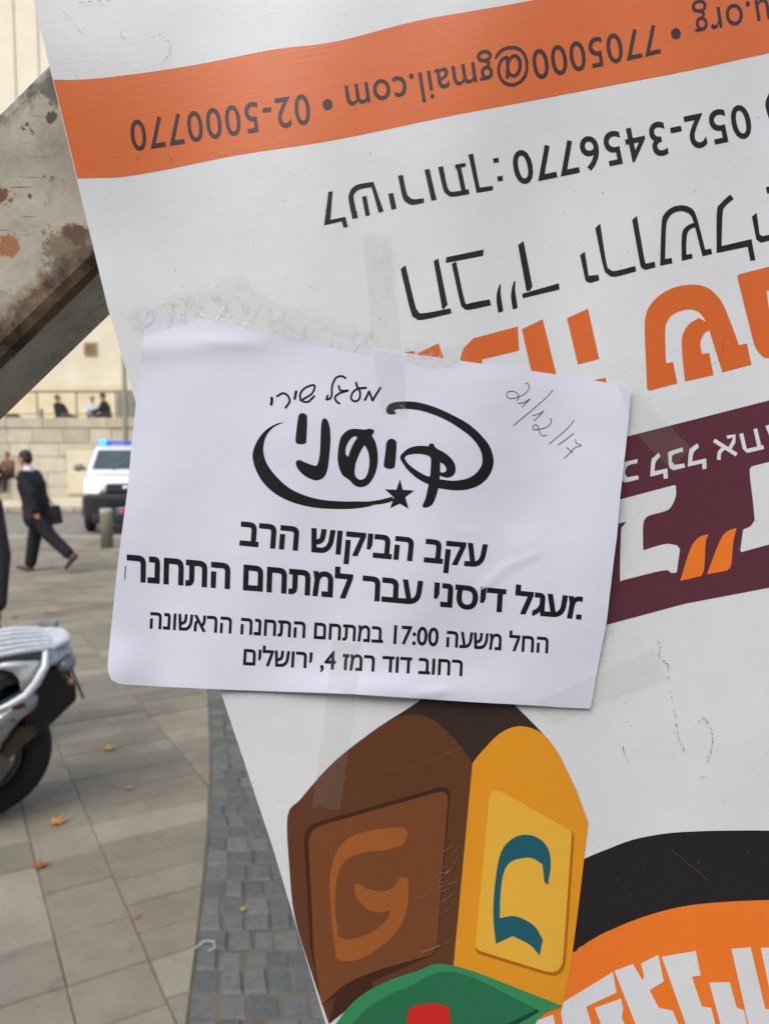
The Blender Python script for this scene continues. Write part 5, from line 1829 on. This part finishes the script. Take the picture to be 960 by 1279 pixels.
for s_ in (-1, 1):
    t = MB()
    t.tube([(.27, s_ * .13, .83), (.262, s_ * .175, .785), (.225, s_ * .185, .715), (.18, s_ * .19, .665), (.12, s_ * .19, .635), (.07, s_ * .19, .618)], [.013, .018, .019, .018, .015, .009], n=12)
    t.build('grab_handle', WSIL, mc, smooth=True)
# rear light, plate carrier, mudguard
t = MB(); t.ball((.355, -.02, .735), (.055, .10, .05), nu=18, nv=10); t.build('tail_light', mat('lens_smoke', rgb(120, 122, 128), .2, rgb(90, 92, 98), 20), mc, smooth=True)
t = MB()
t.prism([(.17, .46), (.22, .40), (.31, .47), (.405, .56), (.40, .64), (.34, .73), (.24, .73), (.22, .62)], 1, -.095, .095)
t.build('mudguard', BLKP, mc, bevel=.012)
t = MB(); t.box((.413, 0, .625), (.012, .19, .13), bev=.004, M=Matrix.Rotation(R(-18), 4, 'Y')); t.build('number_plate', mat('plate_back_brown', rgb(96, 76, 52), .6), mc)
t = MB(); t.prism([(.08, .36), (.12, .33), (.235, .43), (.22, .48), (.15, .47)], 1, -.11, .11); t.build('inner_fender', mat('fender_brown', rgb(92, 76, 54), .7, rgb(70, 58, 42), 20), mc, bevel=.008)
for s_ in (-1, 1):
    t = MB(); t.ball((.372, s_ * .155, .69), (.02, .035, .022), nu=12, nv=8); t.tube([(.34, s_ * .08, .70), (.365, s_ * .13, .69)], .009, n=6); t.build('indicator', mat('lens_amber', rgb(96, 74, 52), .3), mc, smooth=True)
for s_ in (-1, 1):
    t = MB(); t.tube([(-.3, s_ * .178, .47), (.0, s_ * .184, .49), (.12, s_ * .178, .545), (.19, s_ * .16, .61)], .006, n=6); t.build('panel_seam', BLKP, mc, smooth=True)
    for (bx, bz) in ((.05, .45), (.13, .56), (-.1, .42)):
        t = MB(); t.lathe((bx, s_ * .186, bz), [(.012, -.006), (.012, .006), (.005, .008)], axis='Y', n=10); t.build('bolt', ALLOY, mc)
    t = MB(); t.ball((.155, s_ * .178, .615), (.03, .012, .014), nu=10, nv=8); t.build('reflector', mat('reflector_red', rgb(120, 44, 34), .2), mc, smooth=True)
t = MB(); t.tube([(-.02, -.13, .36), (-.14, -.13, .62)], .026, n=10)
for i in range(7): t.ring((-.035 - i * .015, -.13, .39 + i * .03), .034, .006, axis='Z', n=16, k=6)
t.build('shock_absorber', mat('spring_black', rgb(50, 50, 52), .4, metallic=.5), mc, smooth=True)
t = MB(); t.box((-.02, -.09, .43), (.09, .035, .05), bev=.01); t.build('brake_caliper', ALLOY, mc)
t = MB(); t.tube([(-.02, -.105, .45), (-.12, -.15, .50), (-.3, -.16, .48), (-.6, -.16, .42)], .006, n=6); t.build('brake_hose', BLKP, mc, smooth=True)
# front half (outside the picture): engine, tank, fork, bars, screen
t = MB(); t.box((-.72, 0, .40), (.5, .34, .36), bev=.06); t.build('engine', mat('engine_grey', rgb(80, 82, 84), .5, metallic=.5), mc)
t = MB(); t.tube([(-.55, 0, .74), (-.8, 0, .83), (-1.08, 0, .84), (-1.2, 0, .78)], [(.10, .05), (.17, .12), (.17, .13), (.10, .08)], n=18); t.build('fuel_tank', SIL, mc, smooth=True)
t = MB(); t.tube([(-1.0, 0, .60), (-1.22, 0, .72), (-1.42, 0, .86)], [(.20, .18), (.24, .22), (.12, .10)], n=18); t.build('fairing', SIL, mc, smooth=True)
for s_ in (-1, 1):
    t = MB(); t.tube([(-1.45, s_ * .1, .31), (-1.22, s_ * .1, .95)], .026, n=10); t.build('fork_leg', BLKP, mc, smooth=True)
    t = MB(); t.tube([(-1.2, s_ * .08, 1.0), (-1.12, s_ * .26, 1.06), (-1.0, s_ * .38, 1.04)], .016, n=8); t.build('handlebar', BLKP, mc, smooth=True)
    t = MB(); t.tube([(-.02, s_ * .12, .31), (-.5, s_ * .12, .36)], [(.03, .02), (.035, .025)], n=8); t.build('swing_arm', BLKP, mc, smooth=True)
t = MB(); t.tube([(-.5, -.16, .26), (-.1, -.2, .34), (.02, -.21, .38)], [.03, .05, .045], n=14); t.build('exhaust', ALLOY, mc, smooth=True)
t = MB(); t.tube([(-.62, -.15, .3), (-.66, -.26, .012)], .014, n=8); t.build('side_stand', BLKP, mc)

# ================================================================== BOLLARD, POST, LEAVES, LITTER
px_, py_, _ = on_z(134, 684)
bo = thing('bollard', 'short grey stone bollard with a pale flat top in front of the white vehicle', 'bollard', (px_, py_, 0))
t = MB(); t.lathe((px_, py_, 0), [(.112, 0), (.112, .62), (.108, .64)], n=24); t.build('shaft', mat('bollard_stone', rgb(132, 128, 110), .75, rgb(116, 112, 96), 5), bo, world=True, smooth=True)
t = MB(); t.lathe((px_, py_, 0), [(.112, .645), (.114, .66), (.114, .70), (.10, .72)], n=24); t.build('cap', mat('bollard_cap', rgb(178, 174, 158), .7), bo, world=True, smooth=False)
q = on_wall(52, 30.8)
po = thing('wall_post', 'small brown post standing on the wall top left of the person in black', 'post', q)
t = MB(); t.lathe((q[0], q[1], q[2]), [(.07, 0), (.07, .38), (.055, .40), (.055, .43)], n=14); t.build('post_body', mat('post_brown', rgb(140, 126, 104), .8), po, world=True)
q = on_wall(15, 30.9)
bgk = thing('backpack', 'small dark backpack lying on the wall top at the left, under the beam', 'backpack', q)
t = MB(); t.box((q[0], q[1], q[2] + .12), (.5, .3, .26), bev=.08); t.build('pack', cloth('pack_grey', (84, 80, 72)), bgk, world=True)
t = MB(); t.tube([(q[0] + .2, q[1] - .12, q[2] + .22), (q[0] + .42, q[1] - .14, q[2] + .1), (q[0] + .6, q[1] - .14, q[2] + .03)], .025, n=8); t.build('strap', cloth('pack_grey', (84, 80, 72)), bgk, world=True)

LEAF = [mat('leaf_%d' % i, rgb(*c), .7, tuple(x * .5 for x in rgb(*c)), 30, bump=.3, bump_scale=60) for i, c in enumerate([(206, 150, 84), (188, 122, 62), (162, 102, 54), (196, 160, 100)])]
def leaf(label, px, py, size, mi, ang, curl=.4):
    x, y, _ = on_z(px, py)
    out = []
    lob = [(0, 1.0), (24, .46), (42, .86), (66, .42), (92, .74), (125, .40), (158, .52), (180, .18)]
    pts = lob + [(360 - a, r) for a, r in lob[::-1][1:-1]]
    rl = random.Random(int(px * 13 + py))
    pts = smooth_poly([(r * rl.uniform(.85, 1.12) * math.cos(R(a)), r * rl.uniform(.8, 1.1) * math.sin(R(a))) for a, r in pts], 30, 3)
    V = [(0, 0, .12)]
    for k_ in (.5, 1.0):
        for p in pts:
            X_, Y_ = p * k_
            V.append((X_, Y_, .06 + curl * (Y_ * Y_ * .8 + .5 * max(0, X_) ** 2) + .05 * math.sin(7 * X_ + 5 * Y_)))
    n_ = len(pts)
    Fc = [(0, 1 + i, 1 + (i + 1) % n_) for i in range(n_)] + [(1 + i, 1 + n_ + i, 1 + n_ + (i + 1) % n_, 1 + (i + 1) % n_) for i in range(n_)]
    V = [(v[0] * size, v[1] * size, v[2] * size) for v in V]
    # stalk
    k0 = len(V)
    for j, s_ in enumerate((.0, -.35, -.8)):
        for d in ((.02, .10), (-.02, .10), (0, .14)): V.append((s_ * size - .05 * size, d[0] * size, (d[1] + .06 * j) * size))
    for j in range(2):
        for i in range(3): Fc.append((k0 + j * 3 + i, k0 + j * 3 + (i + 1) % 3, k0 + j * 3 + 3 + (i + 1) % 3, k0 + j * 3 + 3 + i))
    mn = min(v[2] for v in V)
    o = obj('dry_leaf', [(v[0], v[1], v[2] - mn) for v in V], Fc, LEAF[mi], None, smooth=True)
    o.location = (x, y, .003)
    o.rotation_euler = (0, 0, R(ang))
    return tag(o, label, 'leaf', 'dry leaves scattered on the paving')
leaf('curled tan leaf on the paving beyond the motorcycle rack', 62, 766, .075, 0, 10, .7)
leaf('pale leaf lying between the tail of the motorcycle and the paper notice', 135, 937, .055, 3, 20, .8)
leaf('small brown leaf beneath the lower left corner of the notice', 160, 986, .036, 0, 40, .6)
leaf('large orange leaf on the slab to the right of the motorcycle wheel', 70, 1030, .062, 0, 35, .8)
leaf('dark rust leaf on a slab joint below the motorcycle wheel', 49, 1084, .046, 2, 5, .9)
leaf('tiny tan leaf on the dark setts near the banner edge', 303, 1137, .022, 3, 70, .6)
leaf('brown leaf caught on a slab joint near the dark setts', 170, 1146, .022, 1, 15, .4)
leaf('faded leaf by the shoes of the walking man', 66, 682, .10, 1, 60, .6)
leaf('grey brown leaf at the far left of the paving behind the rack', 18, 772, .055, 2, 80, .5)
q = on_z(258, 1183)
t = MB(); t.tube([(q[0] - .035, q[1] - .015, .006), (q[0] - .01, q[1] + .016, .012), (q[0] + .022, q[1] + .014, .012), (q[0] + .032, q[1] - .016, .008), (q[0] + .014, q[1] - .03, .006)], .0022, n=6)
o = t.build('string_loop', mat('string_white', rgb(206, 206, 196), .7), None, loc=(q[0], q[1], 0), smooth=True)
tag(o, 'bit of white string curled on the edge of the setts', 'string')
